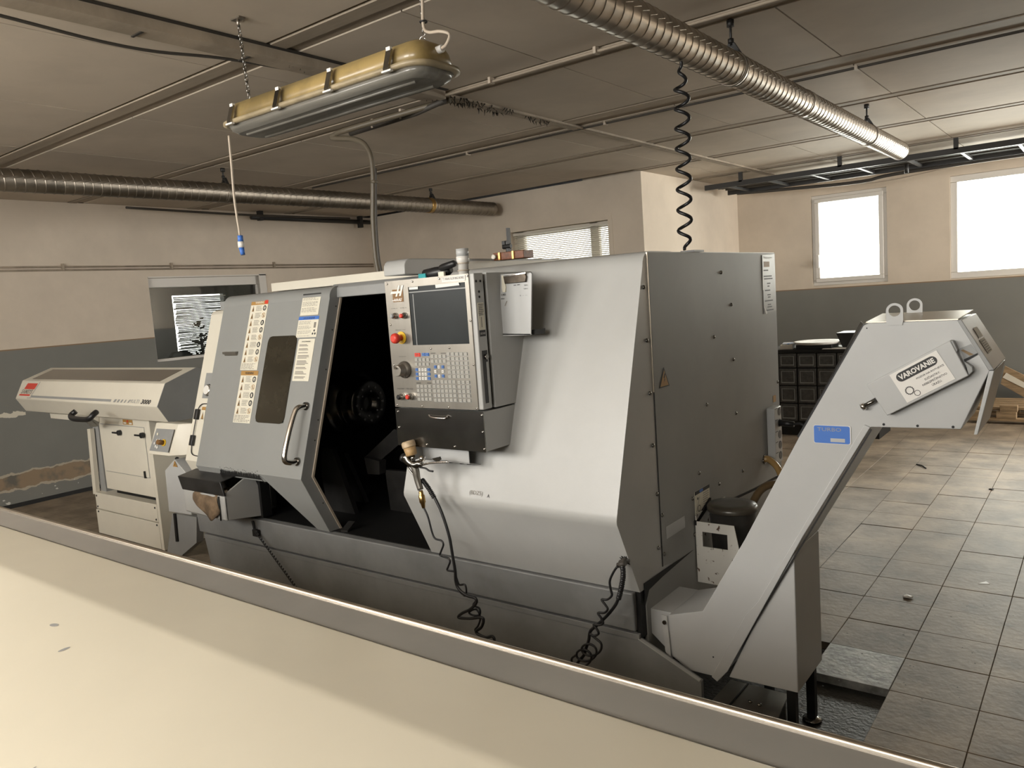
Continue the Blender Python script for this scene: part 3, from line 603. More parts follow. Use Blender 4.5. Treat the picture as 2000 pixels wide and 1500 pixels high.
# ---- base
b = nb(); add_prism(b, [(MX0 - .1, 2.49, .455), (MX0 - .1, 2.50, .30), (MX0 - .1, 4.05, .30), (MX0 - .1, 4.05, .455)], (MX1 - MX0 + .075, 0, 0)); obj('base_casting', b, 'base', ML, .006)
b = nb(); add_box(b, MX0 - .06, MX1 - .03, 2.56, 4.0, .27, .32); obj('base_groove', b, 'soot', ML)
b = nb(); add_box(b, MX0 - .05, MX1 - .01, 2.50, 2.53, .268, .292); obj('base_lip', b, 'base', ML, .002)
b = nb(); fx = [(MX0 - .06, 2.505, .272), (MX0 - .0, 2.50, .06), (-1.165, 2.50, .06), (-1.165, 2.50, .168), (-1.41, 2.505, .272)]
add_prism(b, fx, (0, .02, 0)); obj('lower_skirt', b, 'base', ML, .002)
b = nb(); add_prism(b, [(-1.415, 2.499, .272), (-1.17, 2.494, .168), (-1.17, 2.51, .168), (-1.415, 2.515, .272)], (0, 0, .004)); obj('skirt_trim', b, 'conv', ML)
b = nb(); add_box(b, MX0 + .2, -1.45, 2.7, 4.0, .0, .27); obj('plinth', b, 'soot', ML)
for x in (MX0 + .1, -2.9, -1.5):
    for y in (2.64, 3.9): cyl('levelling_foot', (x, y, -.034), (x, y, .28), .035, 'soot', ML, 10)
# screws on side
for x, y in [(1408, 532), (1428, 595), (1394, 658), (1432, 702), (1380, 790), (1437, 807), (1450, 920), (1404, 945), (1365, 924), (1479, 954), (1352, 974), (1356, 1044), (1257, 561), (1263, 665), (1269, 768), (1275, 870), (1283, 965), (1293, 1006), (1286, 1070), (1297, 1082), (1518, 746)]:
    p = at(x, y, X=-1.398); b = nb(); add_lathe(b, [(.0085, 0), (.0085, .003), (.005, .006), (.002, .007)], p, (1, 0, 0), 10); obj('screw', b, 'steelD', ML)
# seam strip next to the front corner
b = nb(); add_box(b, -1.3995, -1.3972, 2.694, 2.699, .5, 1.72); obj('seam', b, 'soot', ML)
b = nb(); add_box(b, -1.3995, -1.3955, 2.688, 2.693, 1.2, 1.735); obj('corner_flange', b, 'steelR', ML)
# ---- sliding door with real window opening
DX0, DX1 = -4.165, -3.205; WX0, WX1, WZ0, WZ1 = -3.665, -3.42, 1.033, 1.478
DO = thing_door = nb()
def face_quad(b, x0, x1, z0, z1, dy=0, th=.022):
    add_prism(b, [(x0, fy(z0) + dy, z0), (x0, fy(z1) + dy, z1), (x0, fy(z1) + dy + th, z1), (x0, fy(z0) + dy + th, z0)], (x1 - x0, 0, 0))
b = DO; ZT = 1.665
face_quad(b, DX0, WX0, WZ0, WZ1); face_quad(b, WX1, DX1, WZ0, WZ1); face_quad(b, DX0, DX1, WZ1, ZT); face_quad(b, DX0, DX1, BU_Z, WZ0)
# rounded top
arc = [(fy(ZT) + .06 * (1 - math.cos(math.radians(a))), ZT + .06 * math.sin(math.radians(a))) for a in (0, 15, 30, 45, 60, 75, 90)]
add_prism(b, [(DX0, y, z) for y, z in arc] + [(DX0, arc[-1][0] + .03, arc[-1][1]), (DX0, arc[-1][0] + .03, ZT - .0), (DX0, fy(ZT) + .022, ZT)], (DX1 - DX0, 0, 0))
# undercut below the bulge: trapezoid that stops at the parts chute
xl = -3.80
add_prism(b, [(-3.56, fy(BU_Z), BU_Z), (DX1, fy(BU_Z), BU_Z), (DX1, fy(.46), .46), (-3.30, fy(.46), .46)], (0, .02, 0))
add_prism(b, [(DX0, fy(BU_Z), BU_Z), (-3.56, fy(BU_Z), BU_Z), (-3.53, fy(.725), .725), (DX0, fy(.725), .725)], (0, .02, 0))
bmesh.ops.remove_doubles(b, verts=b.verts, dist=.0002)
door = obj('sliding_door', b, 'doorp', ML)
for p in door.data.polygons: p.use_smooth = abs(p.normal.x) < .3
door.data.set_sharp_from_angle(angle=.4)
# door edge (return flange) on the opening side
def edge_strip(name, dy0, dy1, x0, x1, m, parent):
    out = [(fy(.46), .46), (fy(BU_Z), BU_Z), (fy(ZT), ZT)]; b = nb()
    add_prism(b, [(x0, y + dy0, z) for y, z in out] + [(x0, y + dy1, z) for y, z in out[::-1]], (x1 - x0, 0, 0)); return obj(name, b, m, parent)
edge_strip('door_return', .001, .075, DX1 - .02, DX1 + .001, 'greyd', door); edge_strip('door_seal', .066, .078, DX1 + .001, DX1 + .008, 'cablel', door)
for z in (.62, .95, 1.05, 1.3, 1.5, 1.62): cyl('rivet', (DX1, fy(z) + .05, z), (DX1 + .003, fy(z) + .05, z), .004, 'ink', door, 8)
b = nb()
pts = []
for cx, cz, a0 in ((WX1 - .03, WZ1 - .03, 0), (WX0 + .03, WZ1 - .03, 90), (WX0 + .03, WZ0 + .03, 180), (WX1 - .03, WZ0 + .03, 270)):
    for k in range(5): a = math.radians(a0 + 22.5 * k); x_, z_ = cx + .034 * math.cos(a), cz + .034 * math.sin(a); pts.append((x_, fy(z_) - .0035, z_))
add_prism(b, pts, (0, .006, 0)); obj('window_pane', b, 'smoke', door)
# handle
hz0, hz1, hx = .855, 1.125, -3.262
tube('door_handle', [(hx + .012, fy(hz1) - .005, hz1), (hx + .005, fy(hz1) - .045, hz1 - .002), (hx - .002, fy(hz1) - .068, hz1 - .028), (hx - .003, fy(.99) - .075, .99), (hx - .002, fy(hz0) - .068, hz0 + .028), (hx + .005, fy(hz0) - .045, hz0 + .002), (hx + .012, fy(hz0) - .005, hz0)], .0145, 'chrome', door, 14, label='bent chrome pull handle')
for z in (hz0, hz1): cyl('handle_boss', (hx + .012, fy(z) - .001, z), (hx + .012, fy(z) - .012, z), .021, 'steelD', door, 14)
b = nb(); add_box(b, -4.07, -3.94, fy(1.405) - .02, fy(1.405), 1.392, 1.405); add_box(b, -4.07, -3.94, fy(1.40) - .006, fy(1.40) - .002, 1.36, 1.405); obj('finger_latch', b, 'steel', door)
b = nb()   # grimy wear marks below the bulge
for k in range(26):
    x = -3.93 + k * .0145; h = random.uniform(.004, .03); add_poly(b, [(x, fy(.755) - .0015, .757 - .02), (x + .013, fy(.755) - .0015, .757 - .02), (x + .010, fy(.757 + h) - .0015, .757 + h), (x + .004, fy(.757 + h) - .0015, .757 + h)])
add_poly(b, [(-3.95, fy(.738) - .0016, .738), (-3.565, fy(.738) - .0016, .738), (-3.545, fy(.71) - .0016, .71), (-3.56, fy(.745) - .0016, .757), (-3.93, fy(.745) - .0016, .757)])
obj('grime', b, 'soot', door)
# ---- stickers on the door
FU = V((1, 0, 0)); FW = V((0, .325, 1)).normalized(); SC = 1 / math.cos(math.atan(.325))
def door_decal(xl_, z_low, mats): return Decal((xl_, fy(z_low) - .0008, z_low), FU, FW, mats)
PM = ['paper', 'ink', 'inkg', 'inko', 'inkb', 'red', 'white']
def warn_strip(xl_, xr_, z0, z1, rows, foot, label, hdr_red):
    w_ = xr_ - xl_; h_ = (z1 - z0) * SC; d = door_decal(xl_, z0, PM); d.slab([(0, 0), (w_, 0), (w_, h_), (0, h_)])
    hd = .026; d.rect(0, h_ - hd, w_, h_, 3); 
    if hdr_red: d.rect(w_ * .8, h_ - hd * .9, w_ * .99, h_ - hd * .1, 5, .0022)
    d.text('WARNING', w_ * .25, h_ - hd * .75, w_ * .75, h_ - hd * .25, 0 if hdr_red else 1, .0023, .02)
    rh = (h_ - hd - foot) / rows
    for i in range(rows):
        cy = h_ - hd - (i + .5) * rh; s_ = rh * .40; cx = w_ * .17
        d.poly([(cx - s_ * .62, cy - s_), (cx + s_ * .62, cy - s_), (cx, cy + s_)], 1, .0018); d.poly([(cx - s_ * .5, cy - s_ * .88), (cx + s_ * .5, cy - s_ * .88), (cx, cy + s_ * .78)], 3, .0021)
        q = [(cx - s_ * .2 + random.uniform(-.1, .1) * s_, cy - s_ * .7), (cx + s_ * .28, cy - s_ * .65), (cx + s_ * random.uniform(-.05, .2), cy + s_ * .2), (cx - s_ * .1, cy - s_ * .1)]; d.poly(q, 1, .0024)
        d.lines(w_ * .34, cy - rh * .36, w_ * .70, cy + rh * .40, 6, 2, .45)
        cx = w_ * .84; kind = (i * 5 + rows) % 3
        if kind == 0: d.disc(cx, cy, rh * .37, 1); d.poly([(cx - rh * .12, cy - rh * .2), (cx + rh * .12, cy - rh * .2), (cx + rh * .10, cy + rh * .15), (cx, cy + rh * .22), (cx - rh * .10, cy + rh * .15)], 0, .0023)
        elif kind == 1: d.ringp(cx, cy, rh * .29, rh * .36, 3); d.poly([(cx - rh * .26, cy + rh * .2), (cx - rh * .2, cy + rh * .26), (cx + rh * .26, cy - rh * .2), (cx + rh * .2, cy - rh * .26)], 3, .0022); d.poly([(cx - .1 * rh, cy - .18 * rh), (cx + .1 * rh, cy - .18 * rh), (cx, cy + .2 * rh)], 1, .0019)
        else: d.ringp(cx, cy, rh * .22, rh * .37, 1); d.poly([(cx - rh * .05, cy - rh * .2), (cx + rh * .12, cy - rh * .1), (cx, cy + rh * .2)], 1, .0022)
    d.lines(w_ * .04, .004, w_ * .97, foot, 3 if foot < .04 else 5, 2, .4)
    d.make('warning_sticker', ML, label)
warn_strip(-3.888, -3.728, 1.302, 1.684, 8, .04, 'upper tall pictogram sticker with orange and red heading', True)
warn_strip(-3.872, -3.712, 1.02, 1.298, 5, .045, 'lower tall pictogram sticker with brown heading', False)
d = door_decal(-3.425, 1.583, PM); d.slab([(0, 0), (.15, 0), (.15, .119), (0, .119)]); d.rect(0, .111, .15, .119, 1); d.lines(.008, .01, .145, .108, 15, 2, .35, gap=5); d.make('instruction_sticker', ML)
d = door_decal(-3.430, 1.469, PM); d.slab([(0, 0), (.168, 0), (.168, .113), (0, .113)]); d.rect(0, .095, .168, .113, 4); d.text('UPOZORNENIE', .04, .099, .135, .108, 1, .002, .01); d.lines(.008, .005, .125, .09, 13, 2, .3, gap=4); d.rect(.135, .05, .152, .08, 2)
for a in (90, 210, 330): d.disc(.145 + .011 * math.cos(math.radians(a)), .024 + .011 * math.sin(math.radians(a)), .006, 1)
d.make('instruction_sticker', ML, 'sticker with a blue heading')
d = door_decal(-3.402, 1.247, PM); d.slab([(0, 0), (.135, 0), (.135, .225), (.006, .225), (0, .215)])
d.text('UPOZORNENIE !', .03, .207, .105, .214, 1, .002, .01); yy = .192
for g_ in (2, 2, 1, 3, 4, 2, 3, 2):
    for q in range(g_): d.rect(.014, yy, .014 + random.uniform(.06, .095), yy + .0038, 2); yy -= .0066
    yy -= .0085
d.make('notice_sticker', ML, 'plain typed notice sticker')
# ---- fixed left panel (cream) with gauge and magnets
b = nb(); lo = .06
out = [(fy(1.60) + .07 + .05 * (1 - math.cos(math.radians(a))), 1.60 + .05 * math.sin(math.radians(a))) for a in (0, 30, 60, 90)][::-1] + [(fy(BU_Z) + .07, BU_Z), (fy(.70) + .07, .70)]
add_prism(b, [(-4.40, y, z) for y, z in out] + [(-4.40, 2.75, .70), (-4.40, 2.75, 1.65)], (.30, 0, 0)); o = obj('left_end_panel', b, 'cream', ML, .006)
d = Decal((-4.335, fy(1.13) + .068, 1.13), FU, FW, ['white', 'ink', 'chrome', 'greyd']); d.slab([(0, 0), (.10, 0), (.10, .155), (0, .155)], 3); d.disc(.055, .05, .038, 1, .003, 20); d.make('gauge_plate', ML)
g = V((-4.28, fy(1.178) + .064, 1.178)); n_ = V((0, -1, .325)).normalized()
b = nb(); add_lathe(b, [(.030, 0), (.034, .006), (.032, .012), (.028, .013)], g, n_, 20); obj('pressure_gauge', b, 'chrome', ML)
cyl('gauge_dial', g + n_ * .0125, g + n_ * .0145, .028, 'white', ML, 20)
for x, z in ((-4.345, 1.035), (-4.345, .885)):
    b = nb(); add_prism(b, [(x - .016, fy(z - .03) + .068, z - .03), (x + .016, fy(z - .03) + .068, z - .03), (x + .016, fy(z + .03) + .068, z + .03), (x - .016, fy(z + .03) + .068, z + .03)], n_ * .02); obj('cable_holder', b, 'black', ML, .004)
tube('sensor_cable', [(-4.26, fy(1.10) + .066, 1.10), (-4.32, fy(1.095) + .064, 1.095), (-4.345, fy(1.06) + .06, 1.06), (-4.35, fy(.95) + .06, .95), (-4.35, fy(.87) + .06, .86), (-4.33, fy(.81) + .064, .81), (-4.25, fy(.80) + .066, .80)], .003, 'black', ML, 6)
d = Decal((-4.315, fy(1.0) + .068, 1.0), FU, FW, PM); d.slab([(0, 0), (.04, 0), (.04, .085), (0, .085)]); d.rect(0, .065, .04, .085, 3); d.poly([(.006, .01), (.034, .01), (.02, .055)], 1); d.poly([(.01, .013), (.030, .013), (.02, .047)], 3, .0022); d.make('warning_sticker', ML)
b = nb(); add_prism(b, [(-4.40, 2.47, .70), (-4.40, 2.50, .60), (-4.40, 2.75, .60), (-4.40, 2.75, .70)], (.3, 0, 0)); obj('left_undercut', b, 'greyd', ML)
# ---- parts catcher below the door
cx0, cx1, cy0 = -4.20, -3.79, 2.285
b = nb(); add_prism(b, [(cx1, cy0 + .005, .51), (cx1, cy0 + .005, .65), (cx1, 2.47, .735), (cx1, 2.52, .60), (cx1, 2.53, .475)], (-.012, 0, 0)); obj('catcher_side', b, 'grey', ML)
b = nb(); add_prism(b, [(cx0, cy0, .515), (cx1, cy0, .505), (cx1, cy0, .64), (cx0, cy0, .645)], (0, .02, 0)); obj('catcher_front', b, 'grey', ML, .008)
b = nb(); add_box(b, cx0, cx1 - .012, cy0 + .02, 2.53, .505, .515); add_box(b, cx0, cx0 + .012, cy0 + .02, 2.53, .515, .64); obj('catcher_bin', b, 'greyd', ML)
b = nb(); add_prism(b, [(cx0 - .035, cy0 - .005, .72), (cx1 - .015, cy0 - .005, .722), (cx1 + .012, cy0 - .005, .645), (cx0 + .0, cy0 - .005, .645)], (0, .012, 0)); add_prism(b, [(cx0 - .035, cy0 - .005, .72), (cx1 - .015, cy0 - .005, .722), (cx1 - .015, 2.40, .742), (cx0 - .035, 2.40, .74)], (0, 0, -.006)); obj('catcher_flap', b, 'inner', ML, .003)
box('catcher_cavity', cx0 + .1, cx1 + .02, 2.50, 2.56, .47, .72, 'soot', ML)
b = nb(); add_tube(b, [(cx1 - .045, cy0 - .006, .505), (cx1 - .045, cy0 - .006, .64)], .004, 6); obj('catcher_seam', b, 'soot', ML)
# rag over the catcher
b = nb(); rows = []
for i in range(9):
    u = i / 8; x = cx0 + .10 + u * .24; rows.append([V((x, cy0 + .10 - .0, .655 + .01 * math.sin(u * 9))), V((x, cy0 + .0, .660 + .006 * math.sin(u * 7))), V((x + .01, cy0 - .012 - .006 * math.sin(u * 13), .60)), V((x + .02 + .02 * u, cy0 - .014 - .007 * math.sin(u * 11), .66 - .16 * (1 - abs(u - .62) * 1.1) - .012))])
G = [[b.verts.new(p) for p in r] for r in rows]
for i in range(8):
    for k in range(3): b.faces.new((G[i][k], G[i + 1][k], G[i + 1][k + 1], G[i][k + 1]))
bmesh.ops.recalc_face_normals(b, faces=b.faces)
o = obj('rag', b, 'cloth', None, smooth=True); sd = o.modifiers.new('s', 'SUBSURF'); sd.levels = sd.render_levels = 2; so = o.modifiers.new('t', 'SOLIDIFY'); so.thickness = .004
tag(o, 'brown rag draped over the parts catcher bin below the door', 'rag')
# little spring cable on the base
pts = []; p0 = V((-3.83, 2.485, .40)); p1 = V((-3.42, 2.46, .10))
for i in range(201):
    s_ = i / 200; c = p0.lerp(p1, s_); pts.append(c + V((math.cos(s_ * 2 * PI * 26) * .008, 0, math.sin(s_ * 2 * PI * 26) * .008)) - V((0, .012, 0)))
t = thing('spring_cable', 'dark spiral cable hanging on the base left of the door opening', 'cable', p0)
tube('coil', pts, .003, 'black', t, 5, 0); b = nb(); add_box(b, p0.x - .02, p0.x + .03, 2.47, 2.49, .36, .40); add_cyl(b, (p0.x, 2.475, .40), (p0.x - .01, 2.475, .45), .008, 8); obj('socket', b, 'soot', t, .004)
# ---- chuck and tooling inside
cz = 1.02; cyy = 3.2
b = nb(); add_lathe(b, [(.20, -.30), (.20, -.12), (.155, -.12), (.155, -.09), (.165, -.085), (.165, -.055), (.14, -.05), (.145, 0), (.135, .012), (.05, .014), (.048, -.02)], (-3.60, cyy, cz), (1, 0, 0), 36); obj('chuck', b, 'steelD', ML)
b = nb()
for k in range(12): a = 2 * PI * k / 12; add_cyl(b, (-3.587, cyy + .105 * math.cos(a), cz + .105 * math.sin(a)), (-3.583, cyy + .105 * math.cos(a), cz + .105 * math.sin(a)), .008, 8)
for k in range(6): a = 2 * PI * (k + .3) / 6; add_cyl(b, (-3.587, cyy + .075 * math.cos(a), cz + .075 * math.sin(a)), (-3.583, cyy + .075 * math.cos(a), cz + .075 * math.sin(a)), .006, 8)
obj('chuck_bolts', b, 'chrome', ML)
b = nb(); add_prism(b, [at(711, 893, Y=2.9), at(741, 901, Y=2.9), at(741, 927, Y=2.9), at(718, 926, Y=2.9)], (0, .05, 0)); add_prism(b, [at(712, 893, Y=2.93), at(770, 838, Y=2.93), at(800, 850, Y=2.93), at(741, 901, Y=2.93)], (0, .05, 0)); obj('probe_arm', b, 'inner', ML)
b = nb(); add_prism(b, [at(628, 873, Y=2.8), at(648, 877, Y=2.8), at(712, 1055, Y=2.8), at(650, 1040, Y=2.8), at(628, 930, Y=2.8)], (0, .03, 0)); obj('way_cover', b, 'inner', ML)
b = nb(); add_prism(b, [at(650, 877, Y=3.0), at(672, 885, Y=3.0), at(745, 1055, Y=3.0), at(712, 1055, Y=3.0)], (0, .03, 0)); obj('way_cover', b, 'inner', ML)
b = nb(); add_prism(b, [at(752, 918, Y=2.95), at(800, 922, Y=2.95), at(842, 1060, Y=2.95), at(770, 1045, Y=2.95)], (0, .03, 0)); obj('way_cover', b, 'inner', ML)
b = nb(); add_prism(b, [(-3.15, 2.535, .455), (-3.11, 2.545, .455), (-3.11, 2.60, .49), (-3.15, 2.59, .49)], (0, 0, .012)); obj('door_stop', b, 'inner', ML)
# ---- control pendant
PX0, PX1, PYF, PZ0, PZ1 = -2.402, -1.943, 2.287, 1.176, 1.703
b = nb(); add_box(b, PX0, PX1 + .022, PYF + .002, 2.345, PZ0, PZ1); PD = obj('control_pendant', b, 'grey', ML, .004)
b = nb(); add_box(b, PX0 + .02, PX1 + .01, 2.345, 2.362, PZ0 + .012, PZ1 - .03); obj('pendant_gap', b, 'soot', PD)
b = nb(); add_prism(b, [(PX0 + .02, 2.362, PZ0 + .0), (PX0 + .02, 2.362, PZ1), (PX0 + .02, fy(PZ1) + .0, PZ1), (PX0 + .02, fy(PZ0), PZ0)], (PX1 - PX0 + .005, 0, 0)); obj('rear_housing', b, 'grey', PD)
# front plate with the recess for the screen
sx0, sx1, sz0, sz1 = -2.268, -1.962, 1.435, 1.672
b = nb()
for q in ((PX0, sx0, PZ0, PZ1), (sx1, PX1, PZ0, PZ1), (sx0, sx1, sz1, PZ1), (sx0, sx1, PZ0, sz0)): add_box(b, q[0], q[1], PYF - .004, PYF + .002, q[2], q[3])
obj('front_plate', b, 'steel', PD); box('screen', sx0, sx1, PYF - .001, PYF + .004, sz0, sz1, 'screen', PD)
b = nb(); add_box(b, sx0 + .02, sx0 + .024, PYF - .002, PYF, sz0, sz1 - .03); add_box(b, sx0, sx1, PYF - .002, PYF, sz1 - .024, sz1 - .020); obj('screen_bezel', b, 'greyd', PD)
def ND(): return Decal((0, PYF - .0045, 0), FU, (0, 0, 1), PM + ['brown'])
def PP(x, y): p = at(750 + x / 11.11, 530 + y / 11.11, Y=PYF - .004); return (p.x, p.z)
def PQ(x, y): p = at(760 + x / 11.11, 675 + y / 11.11, Y=PYF - .004); return (p.x, p.z)
# logo: brown square, slanted cream H with long bar and name
d = ND(); d.poly([PP(180, 400), PP(410, 385), PP(430, 655), PP(205, 672)], 7, .0008)
d.poly([PP(318, 303), PP(350, 300), PP(292, 545), PP(255, 548)], 6, .0016); d.poly([PP(388, 300), PP(425, 298), PP(372, 532), PP(333, 535)], 6, .0016); d.poly([PP(165, 442), PP(360, 425), PP(350, 475), PP(148, 495)], 6, .0019)
a_ = PP(225, 655); c_ = PP(395, 572); d.text('HAAS', a_[0], a_[1], c_[0] - .004, c_[1] - .001, 6, .0018, .03, shear=.35); d.poly([PP(188, 630), PP(250, 625), PP(248, 638), PP(190, 642)], 6, .0017); d.make('logo', PD, 'brown square logo with a slanted cream H')
for s_, x, y, w_, h_, f_ in (('POWER ON', 160, 818, 135, 24, PP), ('POWER OFF', 355, 805, 140, 24, PP), ('EMERGENCY STOP', 255, 1282, 215, 24, PP), ('HANDLE JOG', 222, 250, 155, 22, PQ), ('CYCLE START', 180, 945, 150, 22, PQ), ('FEED HOLD', 388, 948, 135, 22, PQ)):
    a_ = f_(x, y); c_ = f_(x + w_, y - h_); d = ND(); d.text(s_, a_[0], a_[1], c_[0], c_[1], 1, .001); d.make('legend', PD)
d = ND(); d.poly([PP(1255, 140), PP(1760, 80), PP(1768, 195), PP(1262, 238)], 6, .0012); a_ = PP(1282, 196); c_ = PP(1735, 122); d.text('T. HAAS SL30 BIG BORE', a_[0], a_[1], c_[0], a_[1] + .009, 1, .0018); d.make('name_label', PD, 'white strip label')
for q in ([PP(545, 350), PP(738, 330), PP(738, 388), PP(548, 398)], [PP(1115, 290), PP(1620, 240), PP(1640, 300), PP(1125, 362)]): d = ND(); d.poly(q, 6, .0005); d.make('tape_strip', PD)
for q in ((905, 1010, 165), (1125, 1235, 165), (600, 695, 812), (830, 920, 812)):
    a_ = PQ(q[0], q[2] + 7); c_ = PQ(q[1], q[2] - 7); d = ND(); d.rect(a_[0], a_[1], c_[0], c_[1], 1, .001); d.make('printed_bar', PD)
# keys
keys = []
def row(xs, y, w_, h_, m='key', dark=True): keys.extend([(x, y + (x - xs[0]) * -.0, w_, h_, m) for x in xs])
keys += [(622, 200, 130, 80, 'red'), (755, 192, 70, 65, 'blue'), (838, 192, 70, 65, 'blue')]
for y in (305, 400): row([600, 682, 764, 850], y, 62, 58)
for r_, y in enumerate((522, 617, 712)):
    keys += [(608 + r_ * 6, y, 52, 62, 'blue'), (672 + r_ * 6, y, 46, 62, 'white'), (738 + r_ * 5, y, 50, 62, 'white'), (803 + r_ * 4, y, 50, 62, 'white'), (868 + r_ * 5, y, 56, 62, 'blue')]
for y, o_ in ((232, 0), (335, 6)): row([945 + o_, 1032 + o_, 1115 + o_, 1205 + o_], y, 68, 62)
for x, y, m in ((1010, 462, 'blue'), (1090, 462, 'white'), (1172, 462, 'blue'), (1015, 560, 'white'), (1175, 560, 'white'), (1022, 660, 'blue'), (1102, 660, 'white'), (1182, 660, 'blue')): keys.append((x, y, 50, 62, m))
for r_, y in enumerate((182, 280, 380, 478, 575, 668)): row([1290 + r_ * 8, 1388 + r_ * 8, 1480 + r_ * 8, 1575 + r_ * 6, 1668 + r_ * 8], y, 68, 62)
for r_, y in enumerate((785, 885, 982, 1080, 1180)):
    row([985 + r_ * 8, 1074 + r_ * 7, 1160 + r_ * 7, 1244 + r_ * 8, 1330 + r_ * 8, 1418 + r_ * 8], y, 66, 62)
    row([1530 + r_ * 8, 1620 + r_ * 8, 1720 + r_ * 7], y + 10, 64, 62)
for r_, y in enumerate((880, 972, 1065, 1160)): row([638 + r_ * 8, 720 + r_ * 7, 805 + r_ * 6, 890 + r_ * 6], y, 62, 58)
kc = {}
def key_mesh(w_, h_, m):
    k = (round(w_, 4), round(h_, 4), m)
    if k in kc: return kc[k]
    b = nb(); q = [(-w_ / 2, 0, -h_ / 2), (w_ / 2, 0, -h_ / 2), (w_ / 2, 0, h_ / 2), (-w_ / 2, 0, h_ / 2)]; t_ = [(x * .86, -.0035, z * .86) for x, _, z in q]
    A = [b.verts.new(p) for p in q]; B = [b.verts.new(p) for p in t_]; b.faces.new(B)
    for i in range(4): b.faces.new((A[i], A[(i + 1) % 4], B[(i + 1) % 4], B[i]))
    if m != 'soot':
        for z in (-.0012, .0012):
            f = b.faces.new([b.verts.new(p) for p in ((-w_ * .25, -.0037, z - .0006), (w_ * .25, -.0037, z - .0006), (w_ * .25, -.0037, z + .0006), (-w_ * .25, -.0037, z + .0006))]); f.material_index = 1
    bmesh.ops.recalc_face_normals(b, faces=b.faces); me = bpy.data.meshes.new('key'); b.to_mesh(me); b.free(); me.materials.append(M[m]); me.materials.append(M['inkg'] if m == 'key' else M['ink']); kc[k] = me; return me
po = V(PD['_o'])
bk = nb()
for x, y, w_, h_, m in keys:
    c = PQ(x, y); kw = w_ / 11.11 * .00283; kh = h_ / 11.11 * .00222
    o = bpy.data.objects.new('key', key_mesh(kw, kh, m)); C.objects.link(o); o.parent = PD; o.location = V((c[0], PYF - .0045, c[1])) - po
    add_box(bk, c[0] - kw * .56, c[0] + kw * .60, PYF - .0046, PYF - .0042, c[1] - kh * .60, c[1] + kh * .55)
obj('key_recess', bk, 'greyd', PD)
def button(px, py, r, m, depth=.02, f=PP):
    c = f(px, py); b = nb(); o_ = (c[0], PYF - .004, c[1]); add_lathe(b, [(r * 1.15, 0), (r * 1.15, .006), (r * .95, .010), (r * .95, depth)], o_, (0, -1, 0), 16); obj('button_collar', b, 'chrome', PD)
    b = nb(); add_lathe(b, [(r * .8, depth), (r * .8, depth + .005), (r * .55, depth + .008)], o_, (0, -1, 0), 16); obj('button', b, m, PD)
button(255, 965, .0115, 'greyd'); button(455, 958, .0115, 'red'); button(285, 1105, .0125, 'black', f=PQ); button(480, 1100, .0125, 'red', f=PQ)
c = PP(385, 1440); b = nb(); add_lathe(b, [(.026, 0), (.026, .004)], (c[0], PYF - .004, c[1]), (0, -1, 0), 24); obj('stop_ring', b, 'yellow', PD)
b = nb(); add_lathe(b, [(.012, .004), (.012, .022), (.019, .026), (.022, .034), (.020, .046), (.012, .052)], (c[0], PYF - .004, c[1]), (0, -1, 0), 20); obj('stop_button', b, 'red', PD, label='red mushroom stop button')
c = PQ(345, 520); b = nb(); add_lathe(b, [(.034, 0), (.036, .004), (.033, .012), (.027, .016), (.024, .020), (.024, .045), (.022, .048)], (c[0], PYF - .004, c[1]), (0, -1, 0), 28); obj('jog_handwheel', b, 'steel', PD, label='round metal jog handwheel')
cyl('jog_knob', (c[0] - .002, PYF - .05, c[1] + .013), (c[0] - .002, PYF - .06, c[1] + .013), .006, 'chrome', PD, 10)
for x, y in ((70, 275), (617, 220), (1195, 160), (1808, 97), (147, 1160), (1880, 1070)):
    c = PP(x, y); b = nb(); add_lathe(b, [(.0045, 0), (.004, .003), (.0015, .004)], (c[0], PYF - .004, c[1]), (0, -1, 0), 8); obj('screw', b, 'chrome', PD)
for x, y in ((910, 60), (1308, 50), (110, 422), (1835, 418), (182, 1285), (722, 1310), (1295, 1335), (1903, 1365)):
    c = PQ(x, y); b = nb(); add_lathe(b, [(.0045, 0), (.004, .003), (.0015, .004)], (c[0], PYF - .004, c[1]), (0, -1, 0), 8); obj('screw', b, 'chrome', PD)
# side of the pendant: holes, sticker, slot with key panel
XS = PX1 + .0225
b = nb()
for y, z in ((2.300, 1.672), (2.325, 1.672), (2.313, 1.632), (2.313, 1.612)): add_cyl(b, (XS, y, z), (XS + .001, y, z), .005, 8)
obj('side_hole', b, 'soot', PD)
d = Decal((XS, 2.298, 1.485), (0, 1, 0), (0, 0, 1), PM); d.slab([(0, 0), (.036, 0), (.036, .105), (0, .105)]); d.lines(.003, .055, .034, .102, 7, 1, .4); d.rect(.014, .01, .018, .05, 2); d.rect(0, -.025, .036, -.001, 1, .001); d.text('VAROVANIE', .003, -.018, .033, -.009, 6, .0016); d.make('side_sticker', PD)
box('side_slot', XS - .001, XS + .001, 2.305, 2.335, 1.20, 1.405, 'inner', PD); cyl('lock', (XS, 2.325, 1.38), (XS + .008, 2.325, 1.38), .010, 'steelD', PD, 12)
b = nb(); add_box(b, XS, XS + .003, 2.325, 2.337, 1.20, 1.36); obj('slot_strip', b, 'grey', PD)
